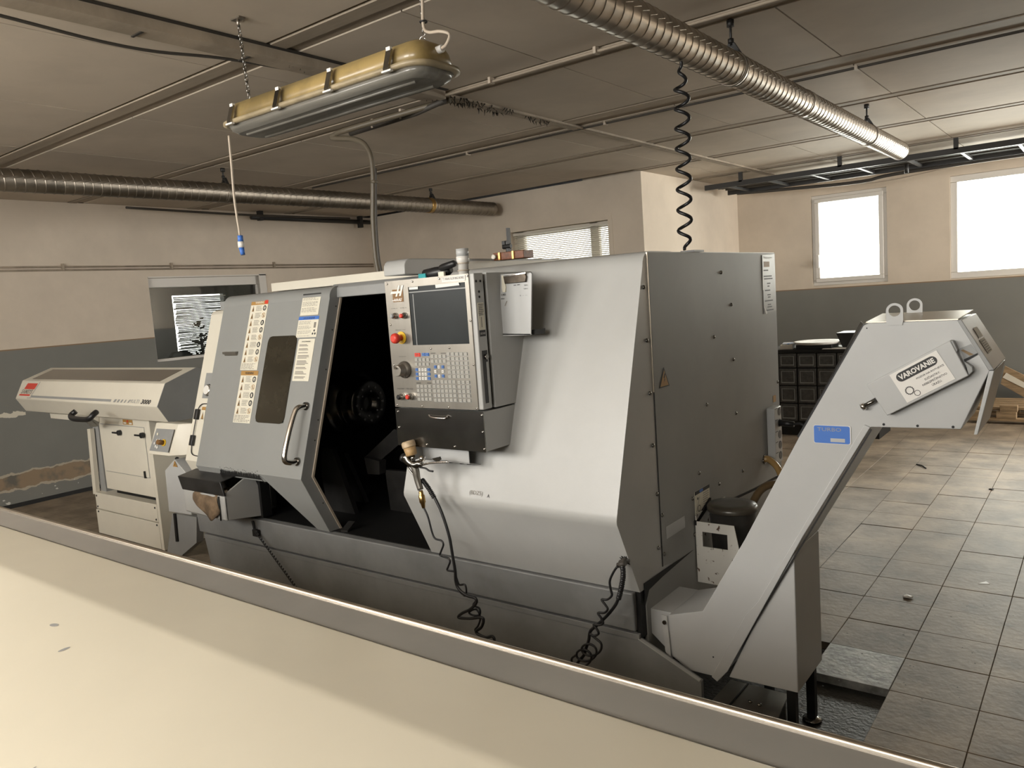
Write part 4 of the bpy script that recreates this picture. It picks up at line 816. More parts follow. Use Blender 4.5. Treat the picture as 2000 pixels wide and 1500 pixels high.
# drawer box below the pendant
b = nb(); add_prism(b, [(PX0 - .003, PYF + .004, 1.012), (PX0 - .003, PYF + .004, 1.168), (PX0 - .003, fy(1.168), 1.168), (PX0 - .003, fy(1.012), 1.012)], (.484, 0, 0)); TB = obj('tool_drawer', b, 'grey', ML)
box('drawer_front', PX0 - .004, -1.922, PYF - .002, PYF + .004, 1.01, 1.170, 'steelD', TB, label='dark polished drawer front')
b = nb(); b_p = [at(837, 811, Y=PYF - .003), at(843, 815, Y=PYF - .018), at(868, 817, Y=PYF - .018), at(873, 812, Y=PYF - .003)]; add_tube(b, b_p, .0035, 8, 6); obj('drawer_handle', b, 'chrome', TB)
for x, y in ((317, 577), (332, 747), (1228, 618), (1238, 800), (1255, 985), (632, 935), (935, 958)):
    p = at(720 + x / 5.556, 700 + y / 5.556, Y=PYF - .002); b = nb(); add_lathe(b, [(.0045, 0), (.004, .003), (.0015, .004)], p, (0, -1, 0), 8); obj('screw', b, 'chrome', TB)
# bracket with holes under the drawer
b = nb(); add_prism(b, [(-2.345, 2.34, 1.008), (-2.06, 2.34, 1.008), (-2.06, 2.34, .945), (-2.345, 2.34, .945)], (0, .004, 0)); add_prism(b, [(-2.345, 2.34, .945), (-2.06, 2.34, .945), (-2.06, 2.42, .925), (-2.345, 2.42, .925)], (0, 0, -.004)); add_box(b, -2.355, -2.32, 2.29, 2.345, .95, 1.008); BR = obj('tool_bracket', b, 'conv', ML, .002)
b = nb()
for x in (-2.25, -2.19, -2.13, -2.09): ring_shape(b, (x, 2.375, .933), (0, 0, 1), .011, .002, 12, 5)
obj('bracket_hole', b, 'inner', BR)
# beacon
b = nb(); add_lathe(b, [(.021, 0), (.021, .05), (.026, .052), (.026, .075), (.024, .076)], (-2.03, 2.36, 1.70), seg=18); BE = obj('signal_beacon', b, 'white', ML)
cyl('beacon_lens', (-2.03, 2.36, 1.776), (-2.03, 2.36, 1.805), .025, 'conv', BE, 18)
for z in (1.72, 1.748, 1.77): 
    b = nb(); ring_shape(b, (-2.03, 2.36, z), (0, 0, 1), .0225, .0025, 18, 5); obj('beacon_ring', b, 'cablel', BE)
# stuff on top of the pendant
t = thing('cleaning_cloth', 'dark navy cloth bundle on top of the control panel', 'cloth', (-2.15, 2.36, 1.703))
b = nb(); add_lathe(b, [(.01, -.07), (.022, -.06), (.024, 0), (.02, .06), (.012, .075)], (-2.17, 2.355, 1.722), (1, .1, .08), 10); add_lathe(b, [(.008, -.05), (.016, -.03), (.014, .05), (.006, .06)], (-2.10, 2.34, 1.742), (1, -.2, .15), 8); obj('cloth_roll', b, 'black', t)
box('cloth_patch', -2.245, -2.205, 2.325, 2.335, 1.705, 1.722, mat('teal', (.02, .28, .30), .7), t)
box('tape_tab', -2.135, -2.105, 2.325, 2.335, 1.705, 1.722, 'paper', t)
# clipboard
t = thing('clipboard', 'light grey clipboard with steel clip hanging beside the control panel', 'clipboard', (-1.85, 2.4, 1.4))
cy_ = 2.44
def CBp(x, y, Yc=cy_): return at(920 + x / 7.893, 510 + y / 7.893, Y=Yc)
q = [CBp(455, 205), CBp(920, 175), CBp(935, 195), CBp(922, 1140), CBp(455, 1158), CBp(437, 1135)]
b = nb(); add_prism(b, q, (0, .006, 0)); obj('board', b, 'conv', t, .001)
b = nb(); add_prism(b, [CBp(437, 1135), CBp(922, 1138), CBp(985, 1138, cy_ + .05), CBp(520, 1135, cy_ + .05)], (0, 0, .004)); obj('ledge', b, 'conv', t)
b = nb(); add_prism(b, [CBp(925, 1060, 2.46), CBp(985, 1055, 2.46), CBp(985, 1135, 2.46), CBp(925, 1138, 2.46)], (0, .07, 0)); obj('mount', b, 'inner', t)
b = nb(); add_prism(b, [CBp(515, 235), CBp(850, 180), CBp(870, 240), CBp(860, 320), CBp(540, 350)], (0, -.01, 0)); obj('clip', b, mat('dark_clip_metal', (.10, .08, .06), .35, metal=.7, noise=.4, scale=30), t, .002, label='dark steel clip')
b = nb(); add_prism(b, [CBp(510, 225, cy_ - .011), CBp(845, 172, cy_ - .011), CBp(850, 190, cy_ - .011), CBp(515, 242, cy_ - .011)], (0, -.004, 0)); obj('clip_edge', b, 'chrome', t)
b = nb(); add_prism(b, [CBp(480, 220), CBp(510, 225), CBp(545, 400), CBp(540, 475), CBp(500, 480), CBp(485, 400)], (0, -.005, 0)); obj('tag', b, 'paper', t)
d = Decal((0, cy_ - .001, 0), FU, (0, 0, 1), PM)
for s_, x, y, w_, h_ in (('140', 475, 535, 60, 38), ('MV', 472, 592, 48, 22), ('TP1', 820, 385, 55, 26), ('TP1', 812, 438, 60, 24), ('1 - ~', 762, 540, 110, 26)):
    a_ = CBp(x, y); c_ = CBp(x + w_, y - h_); d.text(s_, a_.x, a_.z, c_.x, c_.z, 1, .001)
for x, y in ((660, 370), (715, 362)): a_ = CBp(x, y + 8); c_ = CBp(x + 38, y - 6); d.rect(a_.x, a_.z, c_.x, c_.z, 1, .001)
d.poly([(CBp(520, 690).x, CBp(520, 690).z), (CBp(532, 690).x, CBp(532, 690).z), (CBp(565, 615).x, CBp(565, 615).z), (CBp(552, 612).x, CBp(552, 612).z)], 2, .001); d.make('handwriting', t)
# scribble on enclosure
d = Decal((0, 0, 0), FU, FW, ['inkg', 'ink']); p = V((-2.10, fy(.80) - .0012, .80)); d.O = p; d.text('(BDZ5)', 0, 0, .07, .022, 0, .0005); d.text('A', .095, .0, .108, .014, 1, .0005); d.make('pencil_mark', ML)
# ---- signs on the right side
d = Decal((MX1 + .0035, 0, 0), (0, 1, 0), (0, 0, 1), PM); d.O = V((MX1 + .0035, 2.738, 1.208)); d.slab([(-.0, 0), (.088, 0), (.046, .078)], 1, 0, .001); d.poly([(.008, .004), (.080, .004), (.046, .068)], 3, .0015); d.poly([(.040, .018), (.05, .03), (.046, .034), (.055, .05), (.048, .055), (.038, .038), (.044, .034)], 1, .002); d.make('voltage_sign', ML, 'amber triangle voltage warning sign')
d = Decal((MX1 + .0035, 3.925, 1.43), (0, 1, 0), (0, 0, 1), ['paperg', 'ink', 'inkg', 'inko', 'white']); d.slab([(0, 0), (.185, .008), (.182, .30), (.0, .295)], 0, 0, .002); d.rect(.02, .235, .10, .262, 3, .0025)
d.text('Pokyny pre', .02, .275, .14, .287, 2, .0026)
for u, v, w_ in ((.01, .215, .07), (.01, .185, .12), (.015, .172, .125), (.055, .148, .05), (.06, .134, .03), (.02, .113, .08), (.055, .09, .05), (.06, .078, .04), (.015, .06, .12), (.055, .04, .05), (.05, .028, .07), (.02, .012, .12)): d.rect(u, v, u + w_, v + .006, 1, .0026)
d.poly([(.0, .04), (.012, .03), (.045, .0), (.02, -.004)], 4, .004); d.poly([(-.012, .12), (-.004, .12), (.008, .28), (-.004, .27)], 4, .004); d.make('instruction_sheet', ML, 'grey instruction sheet in a plastic sleeve')
d = Decal((MX1 + .0035, 3.012, .615), (0, 1, 0), (0, 0, 1), PM); d.slab([(0, 0), (.155, 0), (.155, .110), (0, .110)]); d.rect(0, .094, .155, .110, 1); d.rect(.05, .096, .085, .108, 4, .002); d.lines(.085, .006, .15, .09, 9, 2, .3); d.ringp(.04, .03, .012, .015, 1); d.poly([(.01, .02), (.013, .02), (.05, .08), (.046, .08)], 2); d.disc(.03, .075, .006, 1); d.make('instruction_sticker', ML, 'small white sticker with dark blue heading')
d = Decal((MX1 + .003, 2.74, .60), (0, 1, 0), (0, 0, 1), ['conv']); d.slab([(0, 0), (.17, -.0), (.17, .05), (0, .05)], 0, 0, .0006); d.make('faded_sticker', ML)
d = Decal((MX1 + .0035, 4.02, .96), (0, 1, 0), (0, 0, 1), PM); d.slab([(0, 0), (.04, 0), (.04, .035), (0, .035)], 3); d.make('small_sticker', ML)
b = nb(); add_box(b, MX1, MX1 + .002, 3.85, 3.88, .475, .535); obj('cable_slot', b, 'soot', ML)
b = nb(); add_box(b, MX1 - .05, MX1 + .012, 3.10, 3.20, 1.738, 1.746); obj('cord_grommet', b, 'black', ML)
# ---- power strip on the side with plug
t = thing('power_strip', 'vertical white power strip with round sockets on the machine side', 'power strip', (MX1 + .003, 3.97, .66))
b = nb(); add_box(b, MX1 + .003, MX1 + .045, 3.915, 4.02, .655, .945); obj('strip_body', b, 'conv', t, .004)
for k, z in enumerate((.92, .86, .80, .745, .69)):
    cyl('socket', (MX1 + .045, 3.985, z), (MX1 + .047, 3.985, z), .021, 'inner', t, 16)
    b = nb(); add_box(b, MX1 + .0455, MX1 + .0465, 3.918, 3.955, z + .02, z + .023); obj('socket_mark', b, 'ink', t)
t = thing('power_plug', 'black plug with cable in the power strip', 'plug', (MX1 + .05, 3.985, .86))
cyl('plug_body', (MX1 + .046, 3.985, .86), (MX1 + .12, 3.985, .855), .018, 'black', t, 12, r2=.014)
tube('plug_cable', [(MX1 + .11, 3.985, .855), (MX1 + .16, 3.985, .855), (MX1 + .20, 3.985, .80), (MX1 + .205, 3.985, .72), (MX1 + .205, 3.985, .4), (MX1 + .22, 3.985, .02)], .006, 'black', t)
# ---- hoses at the side
t = thing('coolant_hose', 'amber clear hose curving out of the machine side behind the conveyor', 'hose', (MX1 + .01, 3.864, .686))
tube('hose', [(MX1 + .002, 3.864, .690), (MX1 + .03, 3.864, .688), (MX1 + .09, 3.83, .64), (MX1 + .13, 3.78, .52), (MX1 + .14, 3.7, .3), (MX1 + .15, 3.68, .0)], .017, 'gold', t, 12)
b = nb(); ring_shape(b, (MX1 + .004, 3.864, .69), (1, 0, 0), .021, .005, 14, 6); obj('flange', b, 'steelD', t)
t = thing('drain_hose', 'brown curved drain hose behind the bucket lid', 'hose', (-1.28, 3.45, .6))
tube('hose', [(-1.30, 3.35, .55), (-1.27, 3.45, .64), (-1.22, 3.52, .655), (-1.18, 3.55, .60), (-1.16, 3.55, .45), (-1.16, 3.55, .02)], .018, mat('brown_hose', (.12, .08, .04), .35), t, 12)
tube('thin_cable', [(-1.395, 3.30, .60), (-1.33, 3.52, .62), (-1.25, 3.8, .65), (-1.1, 4.0, .66)], .006, 'black', t)
# ================================================================== BUCKET ON BRACKET
t = thing('bracket_bin', 'white chipped metal bracket with a hand slot holding the bucket', 'bracket', (-1.3, 3.0, .33))
b = nb(); X0, X1_, Z0, Z1 = -1.392, -1.222, .335, .602; hx0, hx1, hz0_, hz1_ = -1.362, -1.252, .495, .56
for q in ((X0, hx0, Z0, Z1), (hx1, X1_ - .0, Z0, Z1), (hx0, hx1, hz1_, Z1), (hx0, hx1, Z0, hz0_)): add_box(b, q[0], q[1], 3.0, 3.004, q[2], q[3])
add_prism(b, [(X1_, 3.0, Z1), (X1_ + .05, 3.0, Z0), (X1_, 3.0, Z0)], (0, .004, 0)); obj('front_plate', b, 'chip', t)
b = nb(); add_box(b, X0, X1_ + .05, 3.004, 3.32, .40, .405); add_box(b, X0, X0 + .004, 3.004, 3.32, .4, .63); obj('tray', b, 'chip', t)
b = nb(); add_prism(b, [(X0 - .006, 2.998, .602), (X0 - .006, 3.16, .665), (X0 - .006, 3.16, .64), (X0 - .006, 2.998, .585)], (.012, 0, 0)); obj('bracket_edge', b, 'soot', t)
t = thing('bucket', 'dark dirty plastic bucket with lid beside the machine side', 'bucket', (-1.275, 3.15, .405))
b = nb(); add_lathe(b, [(.085, .406), (.097, .63), (.10, .635)], (-1.283, 3.14, 0), seg=28); obj('bucket_body', b, 'bucket', t)
b = nb(); add_lathe(b, [(.104, .628), (.107, .632), (.107, .646), (.100, .655), (.06, .657), (.02, .656)], (-1.283, 3.14, 0), seg=32); obj('lid', b, mat('brown_lid', (.075, .065, .05), .3, noise=.4, scale=12), t)
# ================================================================== CHIP CONVEYOR
CY0, CY1 = 2.55, 2.835
def cp(x, y, Y=CY0): return at(x, y, Y=Y)
def P6(x, y): return (1560 + x / 4.545, 560 + y / 4.545)
def P7(x, y): return (1250 + x / 4, 1050 + y / 4)
t = thing('chip_conveyor', 'light grey inclined chip conveyor leaning up beside the machine', 'conveyor', (-1.0, 2.7, 0)); CV = t
def prismY(pts, y0, y1, name, m, bevel=.003, label=None, parent=CV):
    b = nb(); add_prism(b, [(p.x, y0, p.z) for p in pts], (0, y1 - y0, 0)); return obj(name, b, m, parent, bevel, label=label)
side = [cp(*P7(220, 605)), cp(*P7(490, 575)), cp(1454, 1055), cp(*P6(0, 1340)), cp(*P6(575, 345)), cp(*P6(620, 325)), cp(*P6(1410, 295)), cp(*P6(1700, 735)), cp(*P6(1440, 1265)), cp(*P6(645, 1245)), cp(*P7(1268, 2)), cp(*P7(612, 1115)), cp(*P7(565, 1080)), cp(*P7(380, 1035)), cp(*P7(240, 915))]
prismY(side, CY0, CY1, 'conveyor_body', 'conv', .002)
# folded lip along the lower edge of the incline
lip = [cp(*P6(585, 1222)), cp(*P6(640, 1245)), cp(*P7(1270, 0)), cp(*P7(690, 1040)), cp(*P7(610, 1120)), cp(*P7(565, 1080)), cp(*P7(830, 600)), cp(*P7(925, 500))]
prismY(lip, CY0 - .008, CY0, 'folded_lip', 'conv', .002)
b = nb(); g0, g1 = cp(*P6(640, 1262)), cp(*P7(640, 1085))
add_prism(b, [g0, g0 + V((.004, 0, -.003)), g1 + V((.004, 0, -.003)), g1], (0, -.004, 0)); obj('rusty_seam', b, 'inner', CV)
# lower box
zt = cp(*P7(1200, 120)).z
box_pts = [cp(*P7(680, 1095)), cp(*P7(1240, 1228)), V((-.834, 0, .70)), V((-.86, 0, .70))]
boxl = [cp(*P7(690, 1095)), V((-.834, 0, .186)), V((-.834, 0, .685)), V((-.86, 0, .66))]
prismY(boxl, CY0 + .004, CY1, 'drop_box', 'conv', .004)
# underside belly of the incline seen from the right
bel = [V((-.80, 0, .742)), V((-.834, 0, .66)), V((-.834, 0, .70)), cp(*P6(640, 1245))]
# head cover with back slope and chute
hd = [cp(*P6(1410, 295)), cp(*P6(1450, 290)), cp(*P6(1740, 735)), cp(*P6(1690, 740))]
prismY(hd, CY0 - .012, CY1 + .012, 'head_cover', 'greyd', .002)
ch_ = [cp(*P6(1690, 745)), cp(*P6(1738, 742)), cp(*P6(1590, 1312)), cp(*P6(1555, 1312))]
prismY(ch_, CY0 - .004, CY1, 'discharge_flap', 'conv', .002)
d = Decal((0, 0, 0), (0, 1, 0), (0, 0, 1), ['paper', 'inkg', 'brown', 'greyd'])
a0 = V((cp(*P6(1450, 290)).x, 0, cp(*P6(1450, 290)).z)); a1 = V((cp(*P6(1740, 735)).x, 0, cp(*P6(1740, 735)).z)); dn = (a1 - a0).normalized()
d.U = V((0, 1, 0)); d.W = -dn; d.N = d.U.cross(d.W); d.O = V((a0.x, 0, a0.z)); L_ = (a1 - a0).length
d.N = V((abs(d.N.x), 0, abs(d.N.z)))
d.rect(2.60, -L_ * .72, 2.70, -L_ * .45, 0, .0015); d.rect(2.62, -L_ * .42, 2.70, -L_ * .22, 0, .0015)
for k in range(6): d.rect(2.61, -L_ * (.70 - .04 * k), 2.69, -L_ * (.685 - .04 * k), 1, .002)
d.make('torn_label', CV)
# top lid and lifting ears
b = nb(); z_ = cp(*P6(620, 325)).z; xa = cp(*P6(590, 340)).x; xb = cp(*P6(1410, 295)).x
add_prism(b, [(xa, CY0 + .01, z_ + .001), (xa - .01, CY1 - .0, z_ + .012), (xb + .005, CY1, z_ + .012), (xb + .0, CY0 + .01, z_ + .001)], (0, 0, .003)); obj('top_lid', b, 'steelR', CV)
b = nb(); s0 = cp(*P6(590, 345)); s1 = cp(*P6(0, 1345)); off = V((-.006, 0, .004)); add_prism(b, [V((s0.x, CY0 + .004, s0.z)) + off, V((s1.x, CY0 + .004, s1.z)) + off, V((s1.x, CY0 + .03, s1.z)) + off * 1.6, V((s0.x - .03, CY0 + .10, s0.z + .004)) + off], (0, .003, .0)); obj('belt_edge', b, 'black', CV)
b = nb(); add_prism(b, [V((s0.x, CY0 + .005, s0.z)), V((s1.x, CY0 + .005, s1.z)), V((s1.x, CY1, s1.z)), V((s0.x, CY1, s0.z))], (-.007, 0, .005)); obj('conveyor_belt', b, 'black', CV)
def ear(Y, x0, x1, z0, zt_):
    b = nb(); cx = (x0 + x1) / 2; R_ = (x1 - x0) / 2; n = 20; cz_ = zt_ - R_; out = [V((x0, Y, z0))] + [V((cx - R_ * math.cos(PI * k / n), Y, cz_ + R_ * math.sin(PI * k / n))) for k in range(n + 1)] + [V((x1, Y, z0))]
    # plate with hole: build as quads between hole circle and outline
    m_ = 28; hole = []; outer = []
    for k in range(m_):
        a = 2 * PI * k / m_; dx, dz = math.cos(a), math.sin(a); hole.append(V((cx + .0165 * dx, Y, cz_ + .0165 * dz)))
        if dz >= 0: outer.append(V((cx + R_ * dx, Y, cz_ + R_ * dz)))
        else:
            s_ = min(R_ / abs(dx) if abs(dx) > 1e-6 else 9, (cz_ - z0) / abs(dz)); outer.append(V((cx + s_ * dx, Y, cz_ + s_ * dz)))
    for sh in (0, .005):
        H = [b.verts.new(p + V((0, sh, 0))) for p in hole]; O = [b.verts.new(p + V((0, sh, 0))) for p in outer]
        for k in range(m_): b.faces.new((H[k], H[(k + 1) % m_], O[(k + 1) % m_], O[k]))
        if sh == 0: H0, O0 = H, O
        else:
            for k in range(m_): b.faces.new((H0[k], H0[(k + 1) % m_], H[(k + 1) % m_], H[k])); b.faces.new((O0[k], O0[(k + 1) % m_], O[(k + 1) % m_], O[k]))
    bmesh.ops.recalc_face_normals(b, faces=b.faces); return obj('lifting_eye', b, 'conv', CV)
e0 = cp(*P6(778, 320)); e1 = cp(*P6(930, 315)); et = cp(*P6(850, 145)); ear(CY0 - .004, e0.x, e1.x, e0.z - .008, et.z)
Y2 = CY1; e0 = at(*P6(970, 245), Y=Y2); e1 = at(*P6(1110, 245), Y=Y2); et = at(*P6(1040, 100), Y=Y2); ear(Y2 - .02, e0.x, e1.x, e0.z - .02, et.z)
# motor guard box, slanted
gq = [cp(*P6(600, 870), Y=CY0 - .03), cp(*P6(1345, 475), Y=CY0 - .03), cp(*P6(1510, 790), Y=CY0 - .03), cp(*P6(785, 1145), Y=CY0 - .03)]
GB = prismY(gq, CY0 - .032, CY0, 'guard_box', 'conv', .003)
ux = (gq[1] - gq[0]).normalized(); wz = V((-ux.z, 0, ux.x)); L_ = (gq[1] - gq[0]).length; H_ = (gq[3] - gq[0]).length
d = Decal(gq[0] + V((0, -.0025, 0)), ux, wz, PM)
def GU(x, y): p = cp(*P6(x, y), Y=CY0 - .0335) - d.O; return (p.dot(ux), p.dot(wz))
sq = [GU(805, 790), GU(965, 1030), GU(1395, 815), GU(1215, 562)]
su0 = (sq[0][0] + sq[1][0]) / 2; su1 = (sq[2][0] + sq[3][0]) / 2; sv1 = (sq[0][1] + sq[3][1]) / 2; sv0 = (sq[1][1] + sq[2][1]) / 2
d.slab([(su0, sv0), (su1, sv0), (su1, sv1), (su0, sv1)], 6); W_ = su1 - su0; Hs = sv1 - sv0
r_ = Hs * .145; cyv = sv1 - Hs * .22; pl = [(su0 + W_ * .08 + r_ - r_ * math.sin(a), cyv + r_ * math.cos(a)) for a in [PI * k / 8 for k in range(9)]] + [(su1 - W_ * .08 - r_ + r_ * math.sin(a), cyv - r_ * math.cos(a)) for a in [PI * k / 8 for k in range(9)]]
d.poly(pl, 1, .0018); d.text('VAROVANIE', su0 + W_ * .13, cyv - r_ * .58, su1 - W_ * .13, cyv + r_ * .58, 6, .0024, .035)
for k, (s_, a_, c_) in enumerate((('POZOR NA ROTUJÚCE', .40, .97), ('SÚČIASTKY.', .52, .84), ('NEBEZPEČENSTVO', .43, .93), ('ÚRAZU.', .58, .78))):
    vv = sv1 - Hs * (.52 + .125 * k); d.text(s_, su0 + W_ * a_, vv, su0 + W_ * c_, vv + Hs * .085, 1, .002, .006)
def gear(u, v, r, n):
    d.ringp(u, v, r * .82, r, 1, .002, 20)
    for k in range(n): a = 2 * PI * k / n; c_, s2 = math.cos(a), math.sin(a); d.poly([(u + r * c_ - .0012 * s2, v + r * s2 + .0012 * c_), (u + r * c_ + .0012 * s2, v + r * s2 - .0012 * c_), (u + r * 1.14 * c_ + .0012 * s2, v + r * 1.14 * s2 - .0012 * c_), (u + r * 1.14 * c_ - .0012 * s2, v + r * 1.14 * s2 + .0012 * c_)], 1, .002)
gear(su0 + W_ * .17, sv0 + Hs * .30, Hs * .12, 16); gear(su0 + W_ * .27, sv0 + Hs * .13, Hs * .09, 0)
d.make('warning_sticker', GB, 'white sticker reading VAROVANIE')
a_ = cp(*P6(690, 1000), Y=CY0 - .014); c_ = cp(*P6(575, 1062), Y=CY0 - .014); cyl('adjuster_bolt', a_, c_, .0065, 'steelD', GB, 12); dd = (c_ - a_).normalized(); cyl('bolt_head', c_ - dd * .006, c_ + dd * .006, .012, 'chrome', GB, 6)
# open slot end of the guard box
prismY([cp(*P6(1430, 548)), cp(*P6(1530, 508)), cp(*P6(1588, 592)), cp(*P6(1472, 655))], CY0 - .0015, CY0 + .001, 'slot', 'greyd', 0)
prismY([cp(*P6(1465, 645)), cp(*P6(1588, 588)), cp(*P6(1590, 602)), cp(*P6(1475, 668))], CY0 - .003, CY0 - .001, 'slot_shadow', 'soot', 0)
prismY([cp(*P6(1440, 565)), cp(*P6(1460, 555)), cp(*P6(1555, 600)), cp(*P6(1520, 612))], CY0 - .003, CY0 - .001, 'slot_brush', 'wood', 0)
for q in ([(1345, 475), (1375, 478), (1415, 560), (1400, 600)], [(1480, 665), (1545, 710), (1550, 750), (1512, 785)]): prismY([cp(*P6(x, y), Y=CY0 - .02) for x, y in q], CY0 - .028, CY0 - .002, 'guard_end', 'greyd', .002)
for x, y in ((755, 1222), (1055, 1235), (1370, 1245), (605, 368)): p = cp(*P6(x, y)); cyl('hole', p + V((0, -.001, 0)), p + V((0, .001, 0)), .004 if x > 700 else .002, 'soot', CV, 10)
p = cp(*P7(573, 933)); cyl('hole', p + V((0, -.001, 0)), p + V((0, .001, 0)), .003, 'soot', CV, 8)
# blue maker plate
d = Decal((-.757, CY0 - .001, 1.066), FU, (0, 0, 1), ['inkb', 'white', 'conv', 'greyd']); pw, ph = .114, .059
rr = lambda u0, v0, u1, v1, r, n=4: [(cx + r * math.cos(math.radians(a0 + 90 * k / n)), cy + r * math.sin(math.radians(a0 + 90 * k / n))) for cx, cy, a0 in ((u1 - r, v1 - r, 0), (u0 + r, v1 - r, 90), (u0 + r, v0 + r, 180), (u1 - r, v0 + r, 270)) for k in range(n + 1)]
d.slab(rr(0, 0, pw, ph, .006), 1, 0, .0015); d.slab(rr(.001, .001, pw - .003, ph - .001, .006), 0, .0015, .002); d.rect(.052, .006, .096, .018, 2, .0024); d.text('TURBO', .012, .040, .085, .052, 3, .0023, 0)
d.make('name_plate', CV, 'blue name plate')
# flange where it enters the machine, inlet top
b = nb(); add_prism(b, [(-1.335, CY0 - .002, .372), (-1.312, CY0 - .002, .37), (-1.302, CY0 - .002, .205), (-1.325, CY0 - .002, .225)], (0, -.006, 0)); obj('inlet_flange', b, 'conv', CV, .001); cyl('flange_bolt', (-1.322, CY0 - .008, .345), (-1.322, CY0 - .014, .345), .008, 'steelD', CV, 8)
prismY([V((-1.41, 0, .37)), V((-1.312, 0, .37)), V((-1.312, 0, .20)), V((-1.41, 0, .28))], CY0 + .03, CY1, 'inlet_box', 'conv', 0)
for x, y in ((-.87, 2.60), (-.862, 2.79), (-1.02, 2.79)):
    b = nb(); add_box(b, x - .015, x + .015, y - .015, y + .015, -.03, .20); obj('leg', b, 'soot', CV)
    b = nb(); add_lathe(b, [(.035, -.034), (.035, -.028), (.012, -.02)], (x, y, 0), seg=14); obj('foot', b, 'steelD', CV)
# steel drip tray under the conveyor
t = thing('drip_tray', 'low steel tray under the chip conveyor between its legs', 'tray', (-1.0, 2.5, 0))
b = nb(); add_prism(b, [(-1.12, 2.42, .115), (-.875, 2.42, .115), (-.905, 2.66, .115), (-1.12, 2.66, .115)], (0, 0, -.006)); obj('tray_top', b, 'steel', t)
b = nb(); add_box(b, -1.055, -1.05, 2.42, 2.66, .115, .119); obj('tray_rib', b, 'soot', t)
for x, y in ((-1.0, 2.54), (-.965, 2.535)): 
    b = nb(); add_lathe(b, [(.008, 0), (.007, .006), (.002, .008)], (x, y, .115), seg=8); obj('rivet', b, 'steelD', t)
b = nb(); add_box(b, -1.12, -.88, 2.43, 2.44, -.03, .11); add_box(b, -1.12, -.91, 2.64, 2.65, -.03, .11); obj('tray_side', b, 'greyd', t)
# ================================================================== SPRAY GUN AND HOSES
t = thing('spray_gun', 'metal spray gun with a dirty beige cup hooked on the bracket below the drawer', 'spray gun', (-2.3, 2.28, .95))
GY = 2.26
def E(x, y, Y=GY): return at(770 + x / 8.825, 840 + y / 8.825, Y=Y)
a_ = E(305, 440); c_ = E(235, 200); ax = c_ - a_; L_ = ax.length
b = nb(); add_lathe(b, [(.018, 0), (.0235, L_ * .05), (.0265, L_ * .62)], a_, ax, 20); obj('cup', b, mat('stained_cup', (.55, .36, .17), .45, noise=.3, scale=40), t)
b = nb(); add_lathe(b, [(.0285, L_ * .60), (.0295, L_ * .66), (.029, L_ * .95), (.024, L_ * 1.04), (.004, L_ * 1.06)], a_, ax, 22); obj('cup_lid', b, 'beige', t)
cyl('cup_stem', E(340, 520), E(315, 440), .010, 'steelD', t, 12)
b = nb(); add_tube(b, [E(200, 450), E(260, 540), E(360, 600), E(430, 580), E(470, 600)], .012, 10, 4, rad=lambda s: .022 - .009 * s); obj('gun_body', b, 'steelD', t)
b = nb(); add_lathe(b, [(.012, -.01), (.019, -.006), (.019, .008), (.012, .012)], E(170, 480), (E(170, 480) - E(300, 540)), 14); obj('air_cap', b, 'black', t)
b = nb(); add_lathe(b, [(.003, -.012), (.012, -.008), (.014, 0), (.012, .008), (.003, .012)], E(485, 490), (1, 0, 0), 14); obj('control_knob', b, 'chrome', t)
tube('gun_handle', [E(330, 560), E(375, 720), E(400, 850), E(455, 1030)], .011, 'steel', t, 12, 6, rad=lambda s: .017 - .004 * s)
tube('trigger', [E(300, 480), E(240, 620), E(290, 720), E(370, 800)], .004, 'steelD', t, 8); tube('lever', [E(440, 640), E(540, 660), E(600, 700), E(670, 712)], .004, 'black', t, 8); tube('hook', [E(430, 620), E(560, 580), E(720, 560), E(930, 548)], .0045, 'chrome', t, 8)
b = nb(); add_prism(b, [E(650, 490), E(780, 460), E(800, 510), E(760, 550), E(690, 530)], (0, .006, 0)); obj('gun_guard', b, 'steelD', t)
b = nb(); add_lathe(b, [(.008, 0), (.010, .008), (.010, .018), (.0135, .022), (.0135, .05), (.010, .055), (.007, .075)], E(455, 1040), E(500, 1300) - E(455, 1040), 12); obj('brass_coupling', b, 'brass', t)
# thin coiled air hose from the gun
def wrap(px, Y): return [at(x, y, Y=Y) for x, y in px]
t = tube('air_hose', wrap([(827, 990), (836, 1010), (844, 1040), (850, 1052), (862, 1056), (866, 1064), (861, 1078), (860, 1085), (875, 1090), (879, 1097), (875, 1108), (874, 1114), (888, 1117)], 2.33) + wrap([(892, 1130), (897, 1142), (908, 1142), (911, 1155), (908, 1164), (900, 1155), (893, 1145), (903, 1160), (920, 1164), (930, 1172), (924, 1182), (936, 1188), (937, 1200), (925, 1202), (916, 1196), (930, 1190), (938, 1206), (934, 1222), (928, 1232), (946, 1246)], 2.30), .0042, 'black', None, 6, 5)
tag(t, 'thin black air hose coiling down from the spray gun', 'hose')
t = thing('blow_gun_hose', 'black hose with ribbed strain relief looping down the enclosure front', 'hose', at(830, 940, Y=2.3))
hp = wrap([(824, 936), (836, 952), (848, 972)], 2.28); b = nb(); sp = smooth_path(hp, 30); add_tube(b, sp, .009, 10, 0, rad=lambda s: .0085 + (.0022 if int(s * 26) % 2 else 0)); obj('strain_relief', b, 'black', t)
tube('hose', wrap([(848, 970), (858, 990), (868, 1016), (878, 1050), (884, 1085), (889, 1115), (890, 1135), (896, 1150), (912, 1163), (928, 1168), (930, 1178), (918, 1190), (902, 1198), (896, 1206), (918, 1208), (940, 1206), (944, 1213), (940, 1225), (930, 1235), (948, 1245), (962, 1243), (965, 1255), (950, 1275)], 2.28), .0062, 'black', t, 8)
